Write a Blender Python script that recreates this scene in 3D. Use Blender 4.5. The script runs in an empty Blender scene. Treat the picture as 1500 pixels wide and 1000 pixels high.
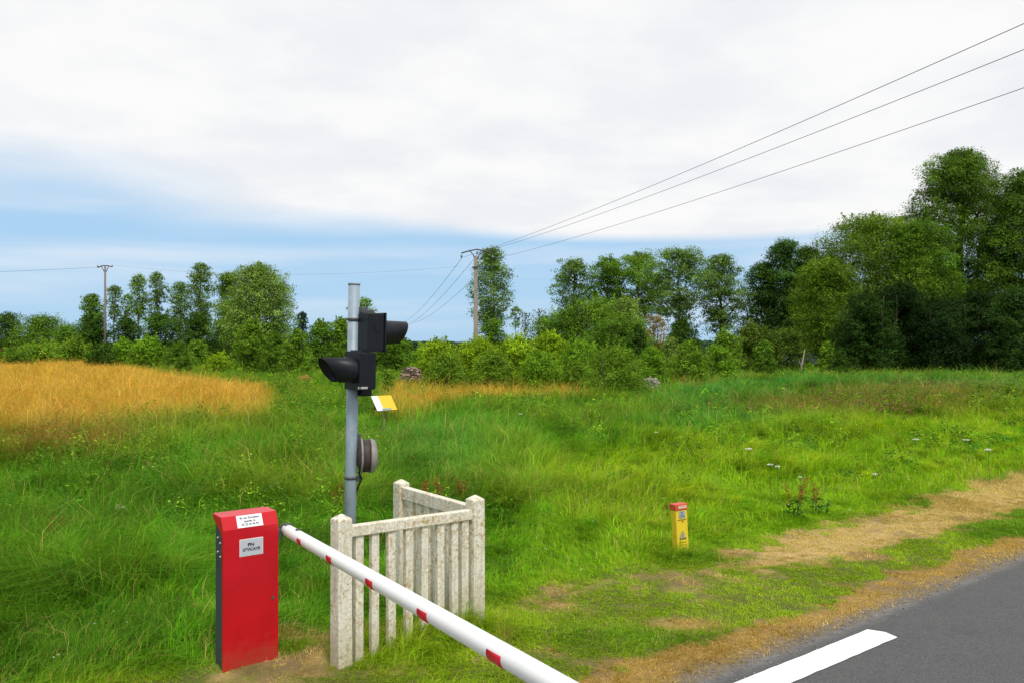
import bpy, bmesh, math, random
import numpy as np
from mathutils import Vector, Matrix

# ------------------------------------------------------------------ camera, sky, sun
scene = bpy.context.scene
COL = scene.collection
F, HY, CZ = 1250.0, 505.0, 2.5          # focal length in px of a 1500 px wide frame, horizon row, eye height
cam_d = bpy.data.cameras.new("camera"); cam = bpy.data.objects.new("camera", cam_d); COL.objects.link(cam)
cam.location = (0, 0, CZ); cam.rotation_euler = (math.radians(90), 0, 0)
cam_d.sensor_width = 36; cam_d.lens = 36 * F / 1500; cam_d.shift_y = 5 / 1500
cam_d.clip_start = 0.05; cam_d.clip_end = 6000
scene.camera = cam

SUN_EL, SUN_AZ = 58.0, 155.0            # azimuth: clockwise from +Y (view direction)
w = bpy.data.worlds.new("World"); scene.world = w; w.use_nodes = True
nt = w.node_tree; nt.nodes.clear()
def N(nt, t, **kw):
    n = nt.nodes.new(t)
    for k, v in kw.items(): setattr(n, k, v)
    return n
def M(nt, op, a, b=None, c=None, clamp=False):
    n = nt.nodes.new('ShaderNodeMath'); n.operation = op; n.use_clamp = clamp
    for i, v in enumerate((a, b, c)):
        if v is None: continue
        if isinstance(v, (int, float)): n.inputs[i].default_value = v
        else: nt.links.new(v, n.inputs[i])
    return n.outputs[0]
def MIX(nt, f, a, b, bt='MIX'):
    n = nt.nodes.new('ShaderNodeMix'); n.data_type = 'RGBA'; n.blend_type = bt
    for s, v in ((n.inputs[0], f), (n.inputs[6], a), (n.inputs[7], b)):
        if isinstance(v, (int, float)): s.default_value = v
        elif isinstance(v, tuple): s.default_value = (*v, 1) if len(v) == 3 else v
        else: nt.links.new(v, s)
    return n.outputs[2]
def NOISE(nt, vec, scale, detail=4, rough=.55, w=None):
    n = nt.nodes.new('ShaderNodeTexNoise'); n.inputs['Scale'].default_value = scale
    n.inputs['Detail'].default_value = detail; n.inputs['Roughness'].default_value = rough
    if vec is not None: nt.links.new(vec, n.inputs['Vector'])
    return n.outputs[0]
def SS(nt, v, a, b):
    n = nt.nodes.new('ShaderNodeMapRange'); n.interpolation_type = 'SMOOTHSTEP'
    nt.links.new(v, n.inputs[0]); n.inputs[1].default_value = a; n.inputs[2].default_value = b
    return n.outputs[0]
tc = N(nt, 'ShaderNodeTexCoord'); sep = N(nt, 'ShaderNodeSeparateXYZ'); nt.links.new(tc.outputs['Generated'], sep.inputs[0])
X, Y, Z = sep.outputs
sky = N(nt, 'ShaderNodeTexSky', sky_type='NISHITA', sun_disc=False, sun_elevation=math.radians(SUN_EL), sun_rotation=math.radians(SUN_AZ))
sky.air_density = 1.0; sky.dust_density = 0.6; sky.ozone_density = 2.0
skyc = MIX(nt, 1.0, sky.outputs[0], (0.1, 0.1, 0.1), 'MULTIPLY')
skyc = MIX(nt, 0.85, skyc, (0.40, 0.66, 0.94))
# cloud deck, seen as a plane overhead: direction / height
zc = M(nt, 'ADD', M(nt, 'MAXIMUM', Z, 0.0), 0.13)
cb = N(nt, 'ShaderNodeCombineXYZ')
nt.links.new(M(nt, 'DIVIDE', X, zc), cb.inputs[0]); nt.links.new(M(nt, 'DIVIDE', Y, zc), cb.inputs[1])
n1 = NOISE(nt, cb.outputs[0], 0.55, 3, .5); n2 = NOISE(nt, cb.outputs[0], 1.6, 5, .55)
# long streaks low on the left, where the bank thins out
cs = N(nt, 'ShaderNodeCombineXYZ'); nt.links.new(M(nt, 'MULTIPLY', X, 2.0), cs.inputs[0]); nt.links.new(M(nt, 'MULTIPLY', Z, 10.0), cs.inputs[2])
n3 = NOISE(nt, cs.outputs[0], 1.3, 2, .4)
left = SS(nt, X, 0.12, -0.5)
edge = M(nt, 'ADD', 0.112, M(nt, 'MULTIPLY', left, 0.012))
wid = M(nt, 'ADD', 0.016, M(nt, 'MULTIPLY', left, 0.07))
streak = M(nt, 'MULTIPLY', M(nt, 'SUBTRACT', n3, 0.5), M(nt, 'ADD', 0.02, M(nt, 'MULTIPLY', left, 0.11)))
mm = M(nt, 'DIVIDE', M(nt, 'ADD', M(nt, 'SUBTRACT', Z, edge), streak), wid)
mm = M(nt, 'ADD', mm, M(nt, 'MULTIPLY', M(nt, 'SUBTRACT', n1, 0.5), 0.35))
mask = SS(nt, mm, -0.1, 1.0)
cs2 = N(nt, 'ShaderNodeCombineXYZ'); nt.links.new(M(nt, 'MULTIPLY', X, 1.6), cs2.inputs[0]); nt.links.new(M(nt, 'MULTIPLY', Z, 22.0), cs2.inputs[2])
n4 = NOISE(nt, cs2.outputs[0], 1.0, 3, .5)
veil = M(nt, 'MAXIMUM', mask, M(nt, 'ADD', M(nt, 'ADD', 0.04, M(nt, 'MULTIPLY', SS(nt, Z, .12, .22), .35)), M(nt, 'MULTIPLY', SS(nt, n4, .42, .72), 0.45)))
cloud = MIX(nt, SS(nt, n2, 0.35, 0.62), (0.85, 0.87, 0.91), (0.965, 0.965, 0.965))
final = MIX(nt, veil, skyc, cloud)
bg = N(nt, 'ShaderNodeBackground'); nt.links.new(final, bg.inputs[0]); bg.inputs[1].default_value = 1.0
wo = N(nt, 'ShaderNodeOutputWorld'); nt.links.new(bg.outputs[0], wo.inputs[0])

sd = bpy.data.lights.new("sun", 'SUN'); sd.energy = 2.7; sd.angle = math.radians(14); sd.color = (1, .955, .88)
sun = bpy.data.objects.new("sun", sd); COL.objects.link(sun)
a, e = math.radians(SUN_AZ), math.radians(SUN_EL)
sdir = Vector((math.sin(a) * math.cos(e), math.cos(a) * math.cos(e), math.sin(e)))
sun.rotation_euler = sdir.to_track_quat('Z', 'Y').to_euler()
scene.view_settings.view_transform = 'Standard'; scene.view_settings.look = 'None'
scene.view_settings.exposure = 0.0; scene.view_settings.gamma = 1
scene.cycles.max_bounces = 6; scene.cycles.diffuse_bounces = 3; scene.cycles.transmission_bounces = 3
scene.cycles.use_denoising = True

# ------------------------------------------------------------------ helpers
rng = np.random.default_rng(7); random.seed(7)
ANG = math.atan2(.626, .78)
U = np.array([.78, .626]); NN = np.array([-.626, .78]); P0 = np.array([1.363, 6.31])   # road edge line
def G(px, py):                           # ground point under a pixel of the 1500 px frame
    d = CZ * F / (py - HY); return ((px - 750) / F * d, d)
def st(x, y):
    return (x - P0[0]) * U[0] + (y - P0[1]) * U[1], (x - P0[0]) * NN[0] + (y - P0[1]) * NN[1]   # t along, s away from road edge
_T = [np.random.default_rng(100 + i).random((128, 128)) for i in range(12)]
def vn(x, y, sc, k=0):
    x = np.asarray(x) / sc + 1000.3; y = np.asarray(y) / sc + 1000.7
    xi, yi = np.floor(x).astype(int), np.floor(y).astype(int); fx, fy = x - xi, y - yi
    fx = fx * fx * (3 - 2 * fx); fy = fy * fy * (3 - 2 * fy); T = _T[k]
    g = lambda i, j: T[i % 128, j % 128]
    return (g(xi, yi) * (1 - fx) + g(xi + 1, yi) * fx) * (1 - fy) + (g(xi, yi + 1) * (1 - fx) + g(xi + 1, yi + 1) * fx) * fy
def fbm(x, y, sc, k=0): return vn(x, y, sc, k) * .5 + vn(x, y, sc * .45, k + 1) * .3 + vn(x, y, sc * .2, k + 2) * .2
def sst(v, a, b):
    t = np.clip((v - a) / (b - a), 0, 1); return t * t * (3 - 2 * t)
def np_mesh(name, V, Fc, C=None, k=None):
    me = bpy.data.meshes.new(name); V = np.asarray(V, np.float32); Fc = np.asarray(Fc, np.int32); k = Fc.shape[1]
    me.vertices.add(len(V)); me.vertices.foreach_set('co', V.ravel())
    me.loops.add(Fc.size); me.loops.foreach_set('vertex_index', Fc.ravel())
    me.polygons.add(len(Fc)); me.polygons.foreach_set('loop_start', np.arange(0, Fc.size, k, dtype=np.int32))
    if C is not None:
        at = me.color_attributes.new('col', 'FLOAT_COLOR', 'POINT')
        C4 = np.ones((len(V), 4), np.float32); C4[:, :3] = C; at.data.foreach_set('color', C4.ravel())
    me.update(calc_edges=True); return me
def link(name, me, mat=None, parent=None, **pr):
    o = bpy.data.objects.new(name, me); COL.objects.link(o)
    if mat is not None and me is not None and not me.materials: me.materials.append(mat)
    if parent is not None: o.parent = parent
    for k, v in pr.items():
        if v is not None: o[k] = v
    return o
def thing(name, loc, label, category, rz=0, group=None):
    o = link(name, None, label=label, category=category, group=group); o.location = loc; o.rotation_euler = (0, 0, rz); return o
class MB:
    def __init__(s): s.b = bmesh.new()
    def box(s, c, sz, rot=None):
        m = Matrix.Translation(c) @ (rot.to_4x4() if rot is not None else Matrix()) @ Matrix.Diagonal((*sz, 1))
        bmesh.ops.create_cube(s.b, size=1, matrix=m); return s
    def tube(s, pts, rs, n=10, caps=True):
        pts = [Vector(p) for p in pts]; rings = []
        if not hasattr(rs, '__len__'): rs = [rs] * len(pts)
        prev = None
        for i, p in enumerate(pts):
            t = (pts[min(i + 1, len(pts) - 1)] - pts[max(i - 1, 0)]).normalized()
            if prev is None:
                a_ = t.orthogonal().normalized() if abs(t.z) > .99 else t.cross(Vector((0, 0, 1))).normalized()
            else: a_ = (prev - t * prev.dot(t)).normalized()
            prev = a_; b_ = t.cross(a_)
            rings.append([s.b.verts.new(p + (a_ * math.cos(2 * math.pi * j / n) + b_ * math.sin(2 * math.pi * j / n)) * rs[i]) for j in range(n)])
        for r0, r1 in zip(rings, rings[1:]):
            for j in range(n):
                f = s.b.faces.new((r0[j], r0[(j + 1) % n], r1[(j + 1) % n], r1[j])); f.smooth = n > 5
        if caps: s.b.faces.new(rings[0][::-1]); s.b.faces.new(rings[-1])
        return s
    def prism(s, prof, x0, x1, axis=0):      # polygon of (a, b) pushed along an axis
        def mk(x, p): return ((x, p[0], p[1]), (p[0], x, p[1]), (p[0], p[1], x))[axis]
        A = [s.b.verts.new(mk(x0, p)) for p in prof]; B = [s.b.verts.new(mk(x1, p)) for p in prof]
        s.b.faces.new(A[::-1]); s.b.faces.new(B); n = len(prof)
        for i in range(n): s.b.faces.new((A[i], A[(i + 1) % n], B[(i + 1) % n], B[i]))
        return s
    def build(s, name, mat, parent=None, bev=0, **pr):
        bmesh.ops.recalc_face_normals(s.b, faces=s.b.faces)
        me = bpy.data.meshes.new(name); s.b.to_mesh(me); s.b.free()
        o = link(name, me, mat, parent, **pr)
        if bev:
            m = o.modifiers.new('bevel', 'BEVEL'); m.width = bev; m.segments = 2; m.limit_method = 'ANGLE'; m.angle_limit = .6
        return o
def mat(name, base, rough=.6, spec=.4, metal=0, fn=None, bump=None):
    m = bpy.data.materials.new(name); m.use_nodes = True; t = m.node_tree; p = t.nodes['Principled BSDF']
    p.inputs['Base Color'].default_value = (*base, 1); p.inputs['Roughness'].default_value = rough
    p.inputs['Specular IOR Level'].default_value = spec; p.inputs['Metallic'].default_value = metal
    tc = t.nodes.new('ShaderNodeTexCoord')
    if fn:
        r = fn(t, tc.outputs['Object'])
        if r is not None: t.links.new(r, p.inputs['Base Color'])
    if bump:
        b = t.nodes.new('ShaderNodeBump'); b.inputs['Strength'].default_value = bump[1]; b.inputs['Distance'].default_value = bump[2]
        t.links.new(NOISE(t, tc.outputs['Object'], bump[0], 5, .6), b.inputs['Height']); t.links.new(b.outputs[0], p.inputs['Normal'])
    return m
def leafmat(name, transl=.35, rough=.55, spec=.25):
    m = bpy.data.materials.new(name); m.use_nodes = True; t = m.node_tree; p = t.nodes['Principled BSDF']
    at = t.nodes.new('ShaderNodeAttribute'); at.attribute_name = 'col'
    p.inputs['Roughness'].default_value = rough; p.inputs['Specular IOR Level'].default_value = spec
    t.links.new(at.outputs['Color'], p.inputs['Base Color'])
    tr = t.nodes.new('ShaderNodeBsdfTranslucent')
    c2 = MIX(t, 1.0, at.outputs['Color'], (1.35, 1.45, .7), 'MULTIPLY'); t.links.new(c2, tr.inputs['Color'])
    ms = t.nodes.new('ShaderNodeMixShader'); ms.inputs[0].default_value = transl
    t.links.new(p.outputs[0], ms.inputs[1]); t.links.new(tr.outputs[0], ms.inputs[2])
    t.links.new(ms.outputs[0], t.nodes['Material Output'].inputs[0]); return m
def text_mesh(s, size, name='lettering', bold=.0):
    c = bpy.data.curves.new(name, 'FONT'); c.body = s; c.size = size; c.align_x = 'CENTER'; c.align_y = 'CENTER'
    c.extrude = .0006; c.offset = bold; c.resolution_u = 3; c.space_line = 1.15
    o = bpy.data.objects.new('t', c); COL.objects.link(o)
    dg = bpy.context.evaluated_depsgraph_get(); dg.update()
    me = bpy.data.meshes.new_from_object(o.evaluated_get(dg)); me.name = name
    bpy.data.objects.remove(o); bpy.data.curves.remove(c); return me

LEAF = leafmat('leaf', .24, .7, .08); GRASS = leafmat('grass_blade', .3, .7, .05)
def speck(base, dark, sc, lo=.45, hi=.7, var=.15):
    def fn(t, v):
        a_ = MIX(t, SS(t, NOISE(t, v, sc, 6, .65), lo, hi), base, dark)
        return MIX(t, M(t, 'MULTIPLY', NOISE(t, v, sc * .21, 3), var * 2), a_, tuple(c * .7 for c in base))
    return fn
BARK = mat('bark', (.09, .075, .055), .9, .2, fn=speck((.10, .085, .06), (.04, .035, .028), 6), bump=(9, .6, .03))
PALEBARK = mat('pale_bark', (.3, .27, .2), .85, .2, fn=speck((.30, .27, .19), (.10, .09, .07), 5))

# ------------------------------------------------------------------ ground map: what grows where
def ground_px(x, y): return 750 + F * x / y, HY + CZ * F / y, HY + 2500 / y      # ground row, row at which 0.5 m growth shows
def terrain(x, y):
    t, s = st(x, y)
    # flat by the road, slight roll and a shallow ditch in the meadow
    far = sst(s, 3.2, 9)
    z = far * ((fbm(x, y, 14, 0) - .5) * .5)
    return z - .004
def zones(x, y):
    """returns colour (n,3), blade height, density factor, straw share, ground colour"""
    x = np.asarray(x, float); y = np.maximum(np.asarray(y, float), .5)
    t, s = st(x, y); px, pg, pv = ground_px(x, y)
    n1 = fbm(x, y, 1.6, 0); n2 = fbm(x, y, .55, 3); n3 = fbm(x, y, 5.5, 5); n4 = fbm(x, y, 13, 2); n5 = fbm(x, y, 2.6, 8)
    nb = x.shape[0]
    def c(r, g, b): return np.array([r, g, b])[None, :]
    def mx(A, B, f): return A * (1 - f[:, None]) + B * f[:, None]
    LUSH, DARK, BRIGHT = c(.125, .33, .012), c(.062, .175, .010), c(.32, .50, .010)
    OLIVE, REED, STRAW, GOLD, DRY = c(.22, .31, .022), c(.07, .32, .045), c(.40, .28, .09), c(.62, .38, .055), c(.40, .19, .045)
    col = np.repeat(LUSH, nb, 0)
    col = mx(col, np.repeat(DARK, nb, 0), sst(n1, .50, .64) * .8)
    col = mx(col, np.repeat(OLIVE, nb, 0), sst(n5, .46, .62) * .6)
    # bright mown band beyond the verge, on the right
    br = sst(s, 2.2, 2.9) * (1 - sst(s, 6.5 + n5 * 3, 10.0 + n5 * 3)) * sst(px + (n3 - .5) * 300, 560, 900)
    col = mx(col, np.repeat(BRIGHT, nb, 0), br * (.45 + .4 * n1))
    reed = sst(px, 900, 1050) * sst(n3 + .25 * np.exp(-((pv - 612) / 25) ** 2) + .25 * np.exp(-((pv - 560) / 14) ** 2), .50, .62) * sst(s, 8, 12)
    col = mx(col, np.repeat(REED, nb, 0), reed * .8)
    lush2 = np.exp(-(((px - 640) / 130) ** 2 + ((pv - 655) / 40) ** 2)); col = mx(col, np.repeat(REED, nb, 0), lush2 * .6)
    olv = np.exp(-(((px - 1290) / 230) ** 2 + ((pv - 582 + (px - 1290) * .04) / 17) ** 2)); col = mx(col, np.repeat(c(.20, .20, .03), nb, 0), np.clip(olv * 1.1, 0, .85))
    far_r = sst(px, 1050, 1250) * sst(560 - pv, 0, 12); col = mx(col, np.repeat(OLIVE, nb, 0), far_r * .5)
    lb = sst(300 - px, 0, 200) * sst(pv, 640, 720); col = mx(col, np.repeat(c(.105, .235, .012), nb, 0), lb * .5)
    # golden field on the left and golden strip before the bushes
    wob = (n4 - .5) * 16 + (n1 - .5) * 10
    top = np.interp(px, [0, 140, 230, 380], [520, 520, 543, 566]); bot = np.interp(px, [0, 130, 300, 400], [622, 618, 606, 600])
    g1 = sst(pv, top - 3, top + 5 + n1 * 4) * (1 - sst(pv + wob, bot - 22, bot + 24)) * (1 - sst(px + wob * 2, 375, 408)) * (y < 170)
    g2 = sst(px + wob * 3, 545, 575) * (1 - sst(px + wob * 3, 845, 875)) * sst(pv, 556, 563) * (1 - sst(pv + wob * .7, 568 + 22 * sst(-px, -700, -590), 581 + 30 * sst(-px, -700, -590)))
    g3 = (np.exp(-(((px - 1215) / 30) ** 2 + ((pv - 541) / 5) ** 2)) + np.exp(-(((px - 1000) / 60) ** 2 + ((pv - 556) / 7) ** 2))) * .9
    gold = np.clip(g1 + g2 * sst(n1 * .6 + n2 * .4, .34, .52) * .9 + g3 * .8, 0, 1); gold *= .82 + .18 * sst(n1, .3, .5)
    col = mx(col, np.repeat(GOLD, nb, 0) * (.85 + .3 * n1)[:, None], gold)
    rus = np.exp(-(((px - 70) / 120) ** 2 + ((pv - 640) / 20) ** 2)); col = mx(col, np.repeat(c(.30, .13, .03), nb, 0), np.clip(rus * 1.3, 0, .85) * sst(n2, .32, .46))
    # heights
    h = .05 + .10 * sst(s, 2.2, 3.2) + .16 * sst(s, 3.6, 6.0) + .24 * sst(s, 6.5, 11)
    h *= .45 + .75 * n1 + .45 * sst(n5, .35, .65)
    h = h * (1 - gold) + gold * (.62 + .12 * n1)
    h = np.where((px < 520) & (y < 14), h * 1.12, h)
    h = h + .17 * sst(y, 7.7, 8.6) * (1 - sst(y, 9.2, 11)) * sst(330 - px, 0, 120) * (.5 + n1)
    sx, sy = (566 - 750) / F * 22, 22; h = h * (1 - .6 * np.exp(-(((x - sx) / .7) ** 2 + ((y - sy + 1.2) / 1.8) ** 2)))
    # dry verge
    nf = vn(x, y, .19, 9)
    ver = 1 - sst(s, 2.35 + (n1 - .5) * 1.0, 3.0 + (n1 - .5) * 1.0)
    strip = (1 - sst(s, .12 + n2 * .2, .55 + n2 * .3)) * .42
    green = .20 * np.exp(-((s - .95 - (n1 - .5) * .5) / .36) ** 2)
    upper = np.exp(-((s - 1.75 - (n1 - .5) * .7) / .62) ** 2) * sst(t, 2.6, 4.6) * .38
    low = sst(t, -3.2, -1.6) * .05 + .10 * (1 - sst(t, 0, 2.5)) * (1 - sst(s, .8, 1.6))
    dry = ver * sst(n2 * .45 + n1 * .30 + nf * .22 + vn(x, y, .07, 6) * .13 + strip + upper + low - green, .465, .85) * .92
    dry *= .35 + .65 * sst(t, -4.5, -2.0)
    shoulder = (1 - sst(s, .02, .20 + n2 * .30))                     # gravelly crumble by the asphalt
    bare = np.exp(-(((x + 1.74) / .50) ** 2 + ((y - 6.98) / .40) ** 2)) * 1.6 + .6 * np.exp(-(((x + 2.25) / .22) ** 2 + ((y - 6.42) / .14) ** 2)); bare = np.clip(bare, 0, .85) * sst(n2 * .5 + nf * .5, .25, .55)
    bx, by = G(1000, 915); bare = np.maximum(bare, .8 * np.exp(-(((x - bx) / .45) ** 2 + ((y - by) / .22) ** 2)))
    dry = np.maximum(dry, bare)
    vg = mx(np.repeat(c(.33, .46, .018), nb, 0), np.repeat(c(.14, .29, .012), nb, 0), sst(n5, .46, .60))
    col = mx(col, vg, ver * .8)
    col = mx(col, mx(np.repeat(c(.52, .32, .09), nb, 0), np.repeat(c(.60, .43, .17), nb, 0), sst(s, .6, 1.6)), sst(dry, .25, .8) * .85)
    h = h * (1 - dry * .25)
    tuft = np.zeros(nb)
    for qx, qy, r, a_ in ((-.85, 7.05, .5, .10), (-.5, 7.35, .35, .10),  (2.0, 10.05, .3, .06), (-.9, 6.95, .3, .06), (-.2, 7.4, .3, .10), (-2.5, 7.2, .5, .14)):
        tuft += a_ * np.exp(-(((x - qx) ** 2 + (y - qy) ** 2) / r ** 2))
    h = h + tuft
    for qx, qy, r, a_ in ((-1.95, 6.30, .50, .55), (-1.35, 6.35, .40, .50), (-2.35, 6.45, .35, .5)): h = h * (1 - a_ * np.exp(-(((x - qx) ** 2 + (y - qy) ** 2) / r ** 2)))
    den = (1 - .10 * dry) * (1 - bare * .35) * (s > -.05) * (1 - .93 * shoulder)
    straw = np.clip(.11 + .5 * dry + .10 * sst(n5, .55, .7) + gold * .1, 0, .8)
    soil = mx(np.repeat(c(.045, .10, .012), nb, 0), np.repeat(c(.17, .15, .035), nb, 0), ver * .5)
    soil = mx(soil, mx(mx(np.repeat(c(.36, .23, .085), nb, 0), np.repeat(c(.48, .34, .14), nb, 0), sst(s, .7, 1.5)), np.repeat(c(.24, .165, .085), nb, 0), sst(n2, .5, .7)), np.clip(dry * 1.15, 0, 1))
    soil = mx(soil, np.repeat(c(.34, .20, .04), nb, 0), gold * .8)
    soil = mx(soil, np.repeat(c(.19, .165, .14), nb, 0), shoulder)
    return col, h, den, straw, soil

# ------------------------------------------------------------------ ground sheet
def axis(lo, hi, c0, step, g):
    a_ = [c0]; s_ = step
    while a_[-1] < hi: a_.append(a_[-1] + s_); s_ *= (1 if a_[-1] < c0 + 7 else g)
    b_ = [c0]; s_ = step
    while b_[-1] > lo: b_.append(b_[-1] - s_); s_ *= (1 if b_[-1] > c0 - 5 else g)
    return np.array(b_[::-1][:-1] + a_)
gx = axis(-2500, 2500, 1.0, .055, 1.035); gy = axis(-300, 4500, 7.5, .05, 1.03)
XX, YY = np.meshgrid(gx, gy); xf, yf = XX.ravel(), YY.ravel()
zc_ = zones(xf, yf)[4]; zz = terrain(xf, yf)
tt, ss = st(xf, yf)
zz = zz + (vn(xf, yf, .12, 4) - .5) * .02 * sst(ss, .05, .4) + .012 * sst(ss, .0, .35) - .02 * (1 - sst(ss, -.35, -.15))
zz = np.where(yf > 180, zz * 0, zz)
nx, ny = len(gx), len(gy); idx = np.arange(nx * ny).reshape(ny, nx)
Fq = np.stack([idx[:-1, :-1], idx[:-1, 1:], idx[1:, 1:], idx[1:, :-1]], -1).reshape(-1, 4)
gm = np_mesh('ground', np.stack([xf, yf, zz], 1), Fq, zc_)
gmat = bpy.data.materials.new('soil'); gmat.use_nodes = True; t = gmat.node_tree; p = t.nodes['Principled BSDF']
at = N(t, 'ShaderNodeAttribute', attribute_name='col'); tco = N(t, 'ShaderNodeTexCoord')
nz = NOISE(t, tco.outputs['Object'], 22, 8, .7); nz2 = NOISE(t, tco.outputs['Object'], 3.1, 4, .6)
cc = MIX(t, 1.0, at.outputs['Color'], MIX(t, nz, (.35, .35, .35), (1.6, 1.6, 1.6)), 'MULTIPLY')
cc = MIX(t, 1.0, cc, MIX(t, nz2, (.7, .75, .7), (1.25, 1.2, 1.2)), 'MULTIPLY')
t.links.new(cc, p.inputs['Base Color']); p.inputs['Roughness'].default_value = .95; p.inputs['Specular IOR Level'].default_value = .15
b = N(t, 'ShaderNodeBump'); b.inputs['Strength'].default_value = .9; b.inputs['Distance'].default_value = .03
t.links.new(nz, b.inputs['Height']); t.links.new(b.outputs[0], p.inputs['Normal'])
link('ground', gm, gmat, kind='structure')

# ------------------------------------------------------------------ road, edge marking, gravel
def world_of(tq, sq): return (P0[0] + U[0] * tq + NN[0] * sq, P0[1] + U[1] * tq + NN[1] * sq)
tv = np.concatenate([np.arange(-8, 14, .05), np.geomspace(14, 160, 120)])
edge_s = .01 + (fbm(tv, tv * 0, .5, 6) - .5) * .16 + (fbm(tv, tv * 0 + 9, .12, 2) - .5) * .05
V = []; Fr = []; Cr = []
for i, tq in enumerate(tv):
    for sq, z in ((edge_s[i], -.012), (edge_s[i] - .03, .004), (edge_s[i] - .10, .005), (edge_s[i] - .20, .006), (-1.5, .016), (-2.8, .024), (-5.6, .004)):
        wx, wy = world_of(tq, sq); V.append((wx, wy, z)); Cr.append([max(0, 1 + sq / .16)] * 3)
for i in range(len(tv) - 1):
    for j in range(6): q = i * 7 + j; Fr.append((q, q + 1, q + 8, q + 7))
def asph(t, v):
    n = NOISE(t, v, 55, 6, .75); n2_ = NOISE(t, v, 1.3, 4, .6); n3_ = NOISE(t, v, 9, 3, .6)
    vo = t.nodes.new('ShaderNodeTexVoronoi'); vo.inputs['Scale'].default_value = 110; t.links.new(v, vo.inputs['Vector'])
    c = MIX(t, SS(t, n, .3, .75), (.055, .057, .060), (.122, .121, .120))
    c = MIX(t, M(t, 'MULTIPLY', SS(t, vo.outputs['Color'], .75, 1.0), .35), c, (.22, .21, .20))
    at_ = N(t, 'ShaderNodeAttribute', attribute_name='col'); c = MIX(t, M(t, 'MULTIPLY', SS(t, at_.outputs['Fac'], 0, 1), SS(t, n3_, .2, .6)), c, (.19, .18, .165))
    c = MIX(t, M(t, 'MULTIPLY', SS(t, n2_, .45, .7), .35), c, (.058, .058, .060))
    return MIX(t, M(t, 'MULTIPLY', SS(t, n3_, .55, .75), .2), c, (.125, .118, .108))
ASPH = mat('asphalt', (.08, .08, .08), .85, .25, fn=asph, bump=(90, .5, .006))
rm = np_mesh('road', V, Fr, Cr); rd = link('road', rm, ASPH, kind='structure')
def paint(t, v):
    return MIX(t, SS(t, NOISE(t, v, 30, 6, .7), .56, .74), (.84, .84, .82), (.42, .42, .40))
PAINT = mat('road_paint', (.8, .8, .8), .6, .3, fn=paint)
V = []; Fr = []; tm = np.arange(-4.0, 2.101, .05)
for i, tq in enumerate(tm):
    end = .05 if i == len(tm) - 1 else 0
    for k, sq in enumerate((-.185 + (vn(tq, 0, .1, 1) - .5) * .012, -.32, -.45 + (vn(tq, 5, .1, 2) - .5) * .012)):
        wx, wy = world_of(tq + (end if k == 1 else 0), sq)
        base = .004 + (.016 - .004) * ((-sq) + edge_s[min(len(tv) - 1, int((tq + 8) / .05))] - .03) / 1.48
        V.append((wx, wy, base + .006))
for i in range(len(tm) - 1):
    for j in range(2): q = i * 3 + j; Fr.append((q, q + 1, q + 4, q + 3))
link('road_marking', np_mesh('road_marking', V, Fr), PAINT, kind='structure')
# gravel crumbs along the asphalt edge
n = 2600; tq = rng.uniform(-3, 14, n); sq = rng.normal(.02, .10, n); gxx = P0[0] + U[0] * tq + NN[0] * sq; gyy = P0[1] + U[1] * tq + NN[1] * sq
r = rng.lognormal(-5.35, .5, n).clip(.002, .018)
oct_ = np.array([[1, 0, 0], [-1, 0, 0], [0, 1, 0], [0, -1, 0], [0, 0, .7], [0, 0, -.7]]); of = np.array([[0, 2, 4], [2, 1, 4], [1, 3, 4], [3, 0, 4], [2, 0, 5], [1, 2, 5], [3, 1, 5], [0, 3, 5]])
V = (oct_[None] * r[:, None, None] * rng.uniform(.6, 1.3, (n, 6, 1))); an = rng.uniform(0, 6.28, n)
V = np.stack([V[..., 0] * np.cos(an)[:, None] - V[..., 1] * np.sin(an)[:, None], V[..., 0] * np.sin(an)[:, None] + V[..., 1] * np.cos(an)[:, None], V[..., 2]], -1)
V += np.stack([gxx, gyy, np.full(n, .008)], 1)[:, None]
Cg = np.repeat((np.array([[.26, .24, .21]]) * rng.uniform(.4, 1.7, (n, 1))), 6, 0)
STONE = mat('stone', (.3, .28, .25), .9, .2); t = STONE.node_tree; at = N(t, 'ShaderNodeAttribute', attribute_name='col'); t.links.new(at.outputs['Color'], t.nodes['Principled BSDF'].inputs['Base Color'])
link('gravel', np_mesh('gravel', V.reshape(-1, 3), (of[None] + (np.arange(n) * 6)[:, None, None]).reshape(-1, 3), Cg), STONE, kind='stuff', label='grey gravel crumbs along the edge of the asphalt', category='gravel')

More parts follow.
